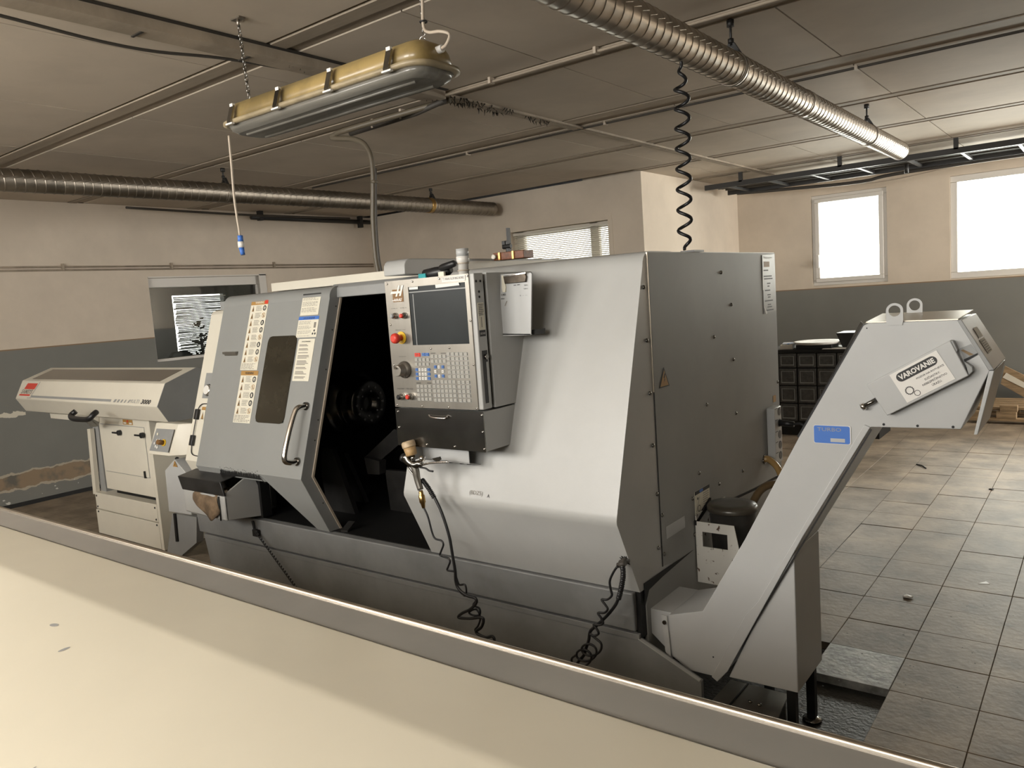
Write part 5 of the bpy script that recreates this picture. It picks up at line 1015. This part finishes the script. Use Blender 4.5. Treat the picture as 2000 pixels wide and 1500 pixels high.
# right-hand fitting with ribbed hose and coil
t = thing('coolant_gun_hose', 'black ribbed hose with coils hanging from the lower right front corner', 'hose', at(1218, 1098, Y=2.43))
b = nb(); c_ = at(1219, 1097, Y=2.42); add_cyl(b, c_ + V((0, .02, 0)), c_ - V((0, .02, 0)), .014, 10); add_cyl(b, at(1221, 1100, Y=2.40), at(1207, 1104, Y=2.40), .010, 10); obj('fitting', b, 'cable', t)
b = nb()
for k in range(18): a = random.uniform(0, 6.3); r2_ = random.uniform(.01, .03); add_cyl(b, c_ + V((0, .005, 0)), c_ + V((math.cos(a) * r2_, .012, math.sin(a) * r2_)), .005, 5, .001)
obj('grime', b, 'soot', t)
sp = smooth_path(wrap([(1216, 1104), (1217, 1125), (1213, 1150), (1208, 1170)], 2.40), 24); b = nb(); add_tube(b, sp, .01, 10, 0, rad=lambda s: .0088 + (.0018 if int(s * 40) % 2 else 0)); obj('strain_relief', b, 'black', t)
tube('hose', wrap([(1208, 1168), (1203, 1180), (1192, 1195), (1178, 1210), (1165, 1222), (1153, 1233), (1150, 1250), (1145, 1265), (1140, 1280), (1128, 1295), (1120, 1315)], 2.40), .0062, 'black', t, 8)
px = [(1206, 1106), (1198, 1118), (1191, 1135), (1193, 1152), (1195, 1163), (1186, 1171), (1175, 1171), (1182, 1181), (1187, 1190), (1180, 1197), (1168, 1197), (1174, 1207), (1178, 1217), (1170, 1221), (1159, 1220), (1166, 1229), (1169, 1238), (1160, 1242), (1152, 1238)]
def loops(cx, cy, rx, ry, n, dx, dy):
    out = []
    for k in range(n * 8): a = 2 * PI * k / 8 - 1.2; s_ = k / (n * 8); out.append((cx + dx * s_ + rx * math.cos(a), cy + dy * s_ + ry * math.sin(a)))
    return out
tube('coil', wrap(px + loops(1160, 1262, 17, 14, 3, -30, 32), 2.385), .0045, 'black', t, 6, 5)
# ================================================================== THINGS ON TOP
t = thing('orange_tool_box', 'small orange brown box lying on top of the machine', 'box', (-2.46, 3.3, 1.81)); 
p = [at(982, 497, Y=3.3), at(1038, 495, Y=3.3)]; zb_ = 1.812
b = nb(); add_box(b, -2.60, -2.40, 3.27, 3.36, 1.80 - .0, 1.84); 
obj('box_body', b, 'orange', t, .003)
for x in (-2.56, -2.47): box('clasp', x, x + .012, 3.262, 3.27, 1.80, 1.84, 'brass', t)
cyl('knob', (-2.585, 3.27, 1.82), (-2.585, 3.25, 1.82), .012, 'cream', t, 12)
t = thing('clamp', 'black bar clamp standing on top of the machine before the window', 'clamp', (-2.52, 3.3, 1.84))
b = nb(); add_box(b, -2.525, -2.508, 3.30, 3.315, 1.84, 1.965); obj('bar', b, 'black', t); b = nb(); add_cyl(b, (-2.555, 3.307, 1.87), (-2.505, 3.307, 1.87), .014, 8); add_cyl(b, (-2.53, 3.307, 1.84), (-2.53, 3.307, 1.90), .009, 8); add_box(b, -2.56, -2.54, 3.3, 3.315, 1.86, 1.90); obj('jaw', b, 'black', t, .002)
# ================================================================== BAR FEEDER
BF = thing('bar_feeder', 'cream bar feeder with dark top window standing left of the machine', 'bar feeder', (-5.9, 2.9, 0))
fx0, fx1 = -7.11, -4.86
prof = [(2.60, .95), (2.535, 1.064), (2.605, 1.205), (2.835, 1.285), (3.02, 1.22), (3.06, 1.06), (2.98, .95)]
b = nb(); add_prism(b, [(fx0, y, z) for y, z in prof], (fx1 - fx0, 0, 0)); HB = obj('feeder_housing', b, 'cream', BF, .006)
# right end plate darker, slanting window in the top slope
wd = V((0, .23, .08)).normalized(); d = Decal((fx0 + .08, 2.605, 1.205), FU, wd, ['ppe', 'soot']); d.slab([(.05, .03), (2.06, .03), (2.06, .205), (.05, .205)], 0, 0, .002); d.make('top_window', HB, 'dark translucent top window')
b = nb(); add_prism(b, [(fx1, y, z) for y, z in prof], (.004, 0, 0)); obj('end_plate', b, 'greyd', HB)
wf = V((0, .07, .141)).normalized(); d = Decal((fx0, 2.535, 1.064), FU, wf, ['red', 'white', 'inkg', 'ink', 'greyd'])
sk = lambda u, v: (u + v * .62, v)
d.poly([sk(.05, .085), sk(.245, .085), sk(.245, .135), sk(.05, .135)], 0, .001); d.poly([sk(.03, .028), sk(.235, .028), sk(.235, .042), sk(.03, .042)], 0, .001); d.text('SAMSYS', .065, .046, .27, .082, 2, .0012, .02, .5)
d.poly([sk(.262, .014), sk(.272, .014), sk(.272, .15), sk(.262, .15)], 4, .001); d.rect(.22, .010, .30, .014, 4, .001)
d.rect(.29, .016, 1.62, .034, 4, .001)
for k in range(5): u = 1.645 + k * .05; d.poly([sk(u, .014), sk(u + .032 - k * .005, .014), sk(u + .032 - k * .005, .036), sk(u, .036)], 4, .001)
d.text('MULTI', 1.87, .016, 2.0, .04, 4, .001, 0, .3); d.text('3000', 2.03, .012, 2.15, .044, 3, .001, .04, .3); d.make('housing_print', HB)
b = nb(); add_prism(b, [at(97, 807, Y=2.66), at(192, 814, Y=2.66), at(192, 826, Y=2.66), at(99, 817, Y=2.66)], (0, .25, 0)); obj('lower_channel', b, 'cream', BF, .003)
# cabinet
b = nb(); add_box(b, -6.0, -5.285, 2.67, 3.05, .385, .95); CB = obj('feeder_cabinet', b, 'cream', BF, .004)
b = nb(); add_box(b, -5.97, -5.33, 2.664, 2.67, .525, .88); obj('cabinet_door', b, 'cream', CB, .003)
b = nb(); add_box(b, -5.974, -5.326, 2.6685, 2.6702, .521, .884); obj('door_gap', b, 'greyd', CB)
for x, z in ((-5.66, .832), (-5.335, .83)):
    b = nb(); add_cyl(b, (x, 2.664, z), (x, 2.64, z), .02, 10); add_box(b, x - .08, x, 2.635, 2.645, z - .006, z + .006); obj('door_knob', b, 'black', CB, .002)
box('lock_tab', -5.385, -5.37, 2.655, 2.67, .52, .57, 'black', CB)
d = Decal((-5.62, 2.669, .893), FU, (0, 0, 1), PM); d.slab([(0, 0), (.14, 0), (.14, .036), (0, .036)], 3); d.rect(.01, .005, .05, .016, 6); d.rect(.06, .018, .08, .032, 5, .002); d.rect(.09, .005, .13, .016, 6); d.make('small_label', CB)
b = nb(); add_box(b, -6.0, -5.3, 2.74, 3.05, .33, .39); obj('cabinet_gap', b, 'soot', BF)
b = nb(); add_box(b, -6.215, -5.292, 2.67, 3.10, .207, .335); obj('lower_panel', b, 'cream', BF, .003); b = nb(); add_box(b, -6.23, -5.292, 2.67, 3.10, .01, .200); obj('lower_panel', b, 'cream', BF, .003)
box('panel_gap', -6.2, -5.31, 2.69, 3.08, .2, .208, 'soot', BF)
for x in (-6.19, -5.315):
    for z in (.225, .185, .31): b = nb(); add_lathe(b, [(.008, 0), (.006, .004)], (x, 2.67, z), (0, -1, 0), 8); obj('screw', b, 'soot', BF)
# right side sheet of the cabinet
b = nb(); add_prism(b, [(-5.285, 2.67, .01), (-5.285, 2.67, .94), (-5.285, 3.05, .94), (-5.285, 3.05, .01)], (.035, 0, 0)); obj('cabinet_side', b, 'cream', BF)
# support post at the left
b = nb(); add_box(b, -6.22, -6.13, 2.72, 2.85, .33, .96); obj('support_post', b, 'greyd', BF); b = nb(); add_prism(b, [at(170, 838, Y=2.68), at(176, 838, Y=2.68), at(188, 965, Y=2.68), at(182, 965, Y=2.68)], (0, .03, 0)); obj('post_trim', b, 'cream', BF)
# black grab handle
t = BF; tube('grab_handle', [at(148, 803, Y=2.47), at(139, 811, Y=2.44), at(142, 817, Y=2.42), at(160, 819, Y=2.42), at(174, 818, Y=2.42), at(182, 810, Y=2.44), at(188, 805, Y=2.47)], .02, 'black', BF, 10, 4)
b = nb(); add_prism(b, [at(161, 816, Y=2.45), at(170, 818, Y=2.45), at(186, 826, Y=2.6), at(184, 834, Y=2.6), at(175, 834, Y=2.55)], (0, .03, 0)); obj('handle_bracket', b, 'greyd', BF)
# operator box
q = [at(305, 825, Y=2.52), at(348, 828, Y=2.52), at(330, 891, Y=2.46), at(290, 887, Y=2.46)]
b = nb(); add_prism(b, q, (.10, .06, 0)); OB = obj('operator_box', b, 'cream', BF, .005)
def OQ(x, y): u = (x - 290) / 58; return at(x, y, Y=2.515 - (y - 826) / 63 * .06)
f_ = [OQ(307, 837), OQ(341, 839), OQ(329, 884), OQ(293, 880)]; nn = (f_[1] - f_[0]).cross(f_[3] - f_[0]).normalized(); nn = nn if nn.y < 0 else -nn
b = nb(); add_prism(b, f_, nn * .004); obj('operator_panel', b, 'greyd', OB)
for x, y, m in ((310, 848, 'paper'), (309, 860, 'white'), (313, 860, 'white'), (304, 866, 'white'), (311, 867, 'white'), (306, 872, 'white'), (309, 874, 'white')): p = OQ(x, y) + nn * .006; cyl('push_button', p, p + nn * .003, .009, m, OB, 10)
p = OQ(322, 865); cyl('stop_collar', p, p + nn * .012, .022, 'yellow', OB, 14); cyl('stop_button', p + nn * .012, p + nn * .05, .016, 'brown', OB, 14)
# guard between feeder and machine
t = thing('feeder_guard', 'light grey pointed guard cover between bar feeder and machine', 'guard', (-4.7, 2.6, 0))
q = [at(322, 919, Y=2.56), at(341, 897, Y=2.56), at(365, 926, Y=2.56), at(374, 1006, Y=2.56), at(330, 999, Y=2.56)]
b = nb(); add_prism(b, q, (0, .2, 0)); obj('cover', b, 'conv', t, .003)
q = [at(337, 1003, Y=2.66), at(384, 1010, Y=2.66), at(384, 1060, Y=2.66), at(355, 1085, Y=2.66), at(326, 1083, Y=2.66)]
b = nb(); add_prism(b, q, (0, .05, 0)); obj('stand_plate', b, 'greyd', t); q = [at(338, 1003, Y=2.65), at(342, 1004, Y=2.65), at(347, 1058, Y=2.65), at(343, 1058, Y=2.65)]; b = nb(); add_prism(b, q, (0, .01, 0)); obj('stand_slot', b, 'soot', t)
d = Decal(at(338, 911, Y=2.557), FU, (0, 0, 1), ['inko', 'ink']); d.slab([(0, 0), (.055, 0), (.0275, .04)], 0); d.poly([(.022, .008), (.033, .008), (.028, .026)], 1); d.make('warning_sticker', t)
b = nb(); p = at(346, 897, Y=2.6); add_lathe(b, [(.012, -.01), (.018, 0), (.012, .01)], p, (0, -1, 0), 6); obj('knob', b, 'black', t)
# ================================================================== FOREGROUND MACHINE TOP
t = thing('machine_cover', 'cream machine cover with steel edged grey strip in the near foreground', 'machine', (-1.5, .4, 0))
fxa, fxb = -4.6, 1.2
def fg(ratio, z): return ((1.6 - z) / ratio, z)
Z0_ = 1.05
b = nb(); pr_ = [fg(.669, Z0_ + .006), fg(.70, Z0_ + .014), fg(.815, Z0_ + .030), fg(.842, Z0_ + .034), (.10, .935), (.05, .92), (.05, .0), (.80, .0), (fg(.669, Z0_)[0] - .004, Z0_ - .01)]
add_prism(b, [(fxa, y, z) for y, z in pr_], (fxb - fxa, 0, 0)); obj('cover_body', b, 'fgcream', t, .006)
b = nb(); a0_ = fg(.668, Z0_); a1_ = fg(.608, Z0_); add_box(b, fxa, fxb, a0_[0], a1_[0], Z0_ - .03, Z0_); obj('top_strip', b, 'strip', t)
y_ = fg(.600, Z0_ + .005)[0]
b = nb(); add_box(b, fxa, fxb, y_ - .006, y_ + .005, Z0_ - .04, Z0_ + .006); obj('steel_edge', b, 'steelR', t, .004)
b = nb(); add_box(b, fxa, fxb, y_ + .0055, y_ + .008, .7, Z0_ + .003); obj('edge_backing', b, 'cable', t)
b = nb(); ys_, zs_ = fg(.842, Z0_ + .034); sl = (ys_ - .10, zs_ - .935)
for x, u, lx, lw, an in ((-1.52, .06, .012, .004, .2), (-1.41, .09, .010, .0035, .9), (-1.15, .25, .010, .002, 1.4), (-1.17, .28, .008, .002, 1.1), (-1.0, .30, .009, .002, .8)):
    y = ys_ - u; z = zs_ - u * sl[1] / sl[0] + .0006
    add_poly(b, [(x + lx * math.cos(q) * math.cos(an) - lw * math.sin(q) * math.sin(an), y + lx * math.cos(q) * math.sin(an) + lw * math.sin(q) * math.cos(an), z - (lx * math.cos(q) * math.sin(an) + lw * math.sin(q) * math.cos(an)) * -sl[1] / sl[0]) for q in [2 * PI * i / 12 for i in range(12)]])
obj('smudge', b, 'greyd', t, kind='stuff')
# ================================================================== DRAWER CABINET, PAPERS, PALLET
CYf = 7.95
t = thing('drawer_cabinet', 'black cabinet of grey plastic drawers seen behind the conveyor', 'cabinet', (-2.2, CYf + .25, 0))
def K(x, y, Y=CYf): return at(1500 + x / 6.25, 620 + y / 6.25, Y=Y)
xs = [K(125, 600).x, K(352, 600).x, K(592, 600).x, K(838, 600).x, K(1075, 600).x, K(1310, 600).x]; zs = [K(350, 432).z, K(350, 618).z, K(350, 833).z, K(350, 1050).z, K(350, 1268).z]
zt_ = K(350, 395).z
xs = [xs[1] - (xs[2] - xs[1]) * 2, xs[0]] + xs[1:]
b = nb(); add_box(b, xs[0], xs[-1] + .02, CYf + .02, CYf + .5, .0, zs[0] + .01); add_box(b, xs[0] - .02, xs[-1] + .03, CYf - .01, CYf + .5, zs[0], zt_); obj('carcass', b, 'soot', t)
for i in range(len(xs) - 1):
    for k in range(4):
        x0, x1, z1, z0 = xs[i] + .008, xs[i + 1] - .008, zs[k] - .006, zs[k + 1] + .006
        b = nb(); add_box(b, x0, x1, CYf, CYf + .1, z0, z1); dr = obj('drawer', b, 'drawer', t, .004)
        b = nb(); add_box(b, x0 + .02, x1 - .02, CYf - .006, CYf, z0 + .02, z0 + .03); add_box(b, x0 + .02, x1 - .02, CYf - .004, CYf, z1 - .03, z1 - .025); add_box(b, x0 + .02, x0 + .025, CYf - .004, CYf, z0 + .03, z1 - .03); add_box(b, x1 - .025, x1 - .02, CYf - .004, CYf, z0 + .03, z1 - .03); obj('drawer_rim', b, 'greyd', dr)
zz = zt_
def slab(name, label, cat, x0, x1, y0, y1, z0, z1, m, rz=0, bevel=.003):
    b = nb(); cx, cy = (x0 + x1) / 2, (y0 + y1) / 2; add_box(b, x0 - cx, x1 - cx, y0 - cy, y1 - cy, z0, z1); bmesh.ops.rotate(b, verts=b.verts, cent=(0, 0, 0), matrix=Matrix.Rotation(rz, 3, 'Z')); bmesh.ops.translate(b, verts=b.verts, vec=(cx, cy, 0)); o = obj(name, b, m, bevel=bevel); tag(o, label, cat); return o
xk = lambda x: K(x, 400).x
slab('cardboard_box', 'white and blue box at the left end of the drawer cabinet top', 'box', xk(100), xk(250), CYf + .05, CYf + .3, zz, zz + .045, 'white', .2)
slab('flyer', 'white and blue printed leaflet on the white box', 'leaflet', xk(110), xk(290), CYf + .08, CYf + .3, zz + .046, zz + .056, mat('blue_print', (.55, .58, .62), .4, col2=(.05, .18, .5), scale=14, ramp=(.42, .45)), .25)
slab('binder', 'black binder under the pale tray on the cabinet', 'binder', xk(320), xk(760), CYf + .05, CYf + .3, zz, zz + .04, 'black')
t = thing('plastic_tray', 'pale shallow tray lying on the black binder', 'tray', (xk(540), CYf + .18, zz + .042))
b = nb(); add_lathe(b, [(.10, 0), (.21, .002), (.24, .028), (.225, .028), (.19, .012), (.02, .010)], (xk(545), CYf + .20, zz + .041), seg=28); obj('tray_dish', b, 'white', t)
slab('paper_sheet', 'white papers at the right of the cabinet top', 'paper', xk(650), xk(960), CYf + .0, CYf + .3, zz, zz + .006, 'white', .05)
b = nb(); xa, xb, ya_, yb_ = xk(830), xk(1120), CYf + .12, CYf + .42; A = [(xa, ya_), (xb, ya_), (xb, yb_), (xa, yb_)]
o = None
add_prism(b, [(xa + .03, ya_, zz + .008), (xb - .03, ya_, zz + .008), (xb, ya_, zz + .15), (xa - .03, ya_, zz + .15)], (0, .3, 0)); o = obj('open_crate', b, 'inner', bevel=.003); tag(o, 'dark grey open crate at the right of the cabinet top', 'crate')
# pallet and boards
t = thing('pallet', 'pale wooden pallet lying on the floor by the window wall', 'pallet', (-.6, 9.3, 0))
PYf = 9.05
def wbox(name, x0, x1, y0, y1, z0, z1): box(name, x0, x1, y0, y1, z0, z1, 'wood', t, .003)
for y in (PYf, PYf + .35, PYf + .7): wbox('bottom_board', -1.15, .1, y, y + .1, .03, .055)
for x in (-1.15, -.90, -.02 - .12, ):
    for y in (PYf, PYf + .35, PYf + .7): wbox('block', x, x + .17 if x > -1 else x + .12, y, y + .1, .055, .125)
for y in (PYf, PYf + .14, PYf + .28, PYf + .42, PYf + .56, PYf + .7): wbox('top_board', -.87 if y == PYf else -1.15, -.72 if y == PYf else .1, y, y + .1, .125, .19 if y == PYf else .15)
for x in (-1.05, -.6, -.1): cyl('foot', (x, PYf + .4, 0), (x, PYf + .4, .03), .04, 'soot', t, 8)
t = thing('leaning_plank', 'weathered plank with a pale stripe leaning by the window wall', 'plank', (-.6, 9.5, .4))
def R(x, y, Y=9.9): return at(1880 + x / 7.5, 680 + y / 7.5, Y=Y)
q = [R(620, 260), R(1300, 590), R(1250, 920), R(555, 525)]
b = nb(); add_prism(b, q, (0, .03, 0)); obj('board', b, 'wood', t, .002)
q = [R(640, 360, 9.895), R(1300, 720, 9.895), R(1290, 780, 9.895), R(585, 430, 9.895)]; b = nb(); add_prism(b, q, (0, .004, 0)); obj('stripe', b, 'cream', t)
q = [(-.35, 9.94, 0), (-.31, 9.94, 0), (-.31, 9.94, .40), (-.35, 9.94, .40)]; b = nb(); add_prism(b, q, (0, .04, 0)); obj('prop', b, 'wood', t)
# floor litter
b = nb(); 
def crumple(name, label, x, y, s, m='white'):
    b = nb(); bmesh.ops.create_icosphere(b, subdivisions=2, radius=s)
    for v in b.verts: v.co = V((v.co.x * 1.4, v.co.y, v.co.z * .5)) * random.uniform(.7, 1.15) + V((x, y, s * .42))
    o = obj(name, b, m); tag(o, label, 'litter'); return o
crumple('crumpled_paper', 'white crumpled paper on the tiled floor right of the conveyor', -.775, 4.05, .018); 
p = at(1910, 1140, Z=0.001); b = nb(); add_prism(b, [p, p + V((.05, .02, 0)), p + V((.03, .05, 0))], (0, 0, .001)); o = obj('paper_scrap', b, 'white'); tag(o, 'small flat white paper scrap on the floor at far right', 'litter')
p = at(1936, 957, Z=0); crumple('metal_chip', 'dark metal chip on the floor near the right edge', p.x, p.y, .012, 'soot')
p = at(1790, 907, Z=.004); o = tube('wire_scrap', [p, p + V((.05, -.05, .004)), p + V((.09, -.12, 0))], .005, 'soot'); tag(o, 'short dark bent wire lying on the floor behind the conveyor', 'litter')
b = nb()
for k in range(90):
    x = random.uniform(-1.05, .0); y = random.uniform(2.9, 6.0) if k > 50 else random.uniform(3.1, 4.2); r_ = random.uniform(.0015, .004); z = .0005
    add_poly(b, [(x + r_ * math.cos(a) * random.uniform(.6, 1.5), y + r_ * math.sin(a), z + .0012) for a in [2 * PI * q / 6 for q in range(6)]])
o = obj('floor_crumbs', b, 'soot'); tag(o, 'dark metal crumbs scattered on the floor tiles', 'debris', kind='stuff')
for o in bpy.data.objects:
    if '_o' in o: del o['_o']
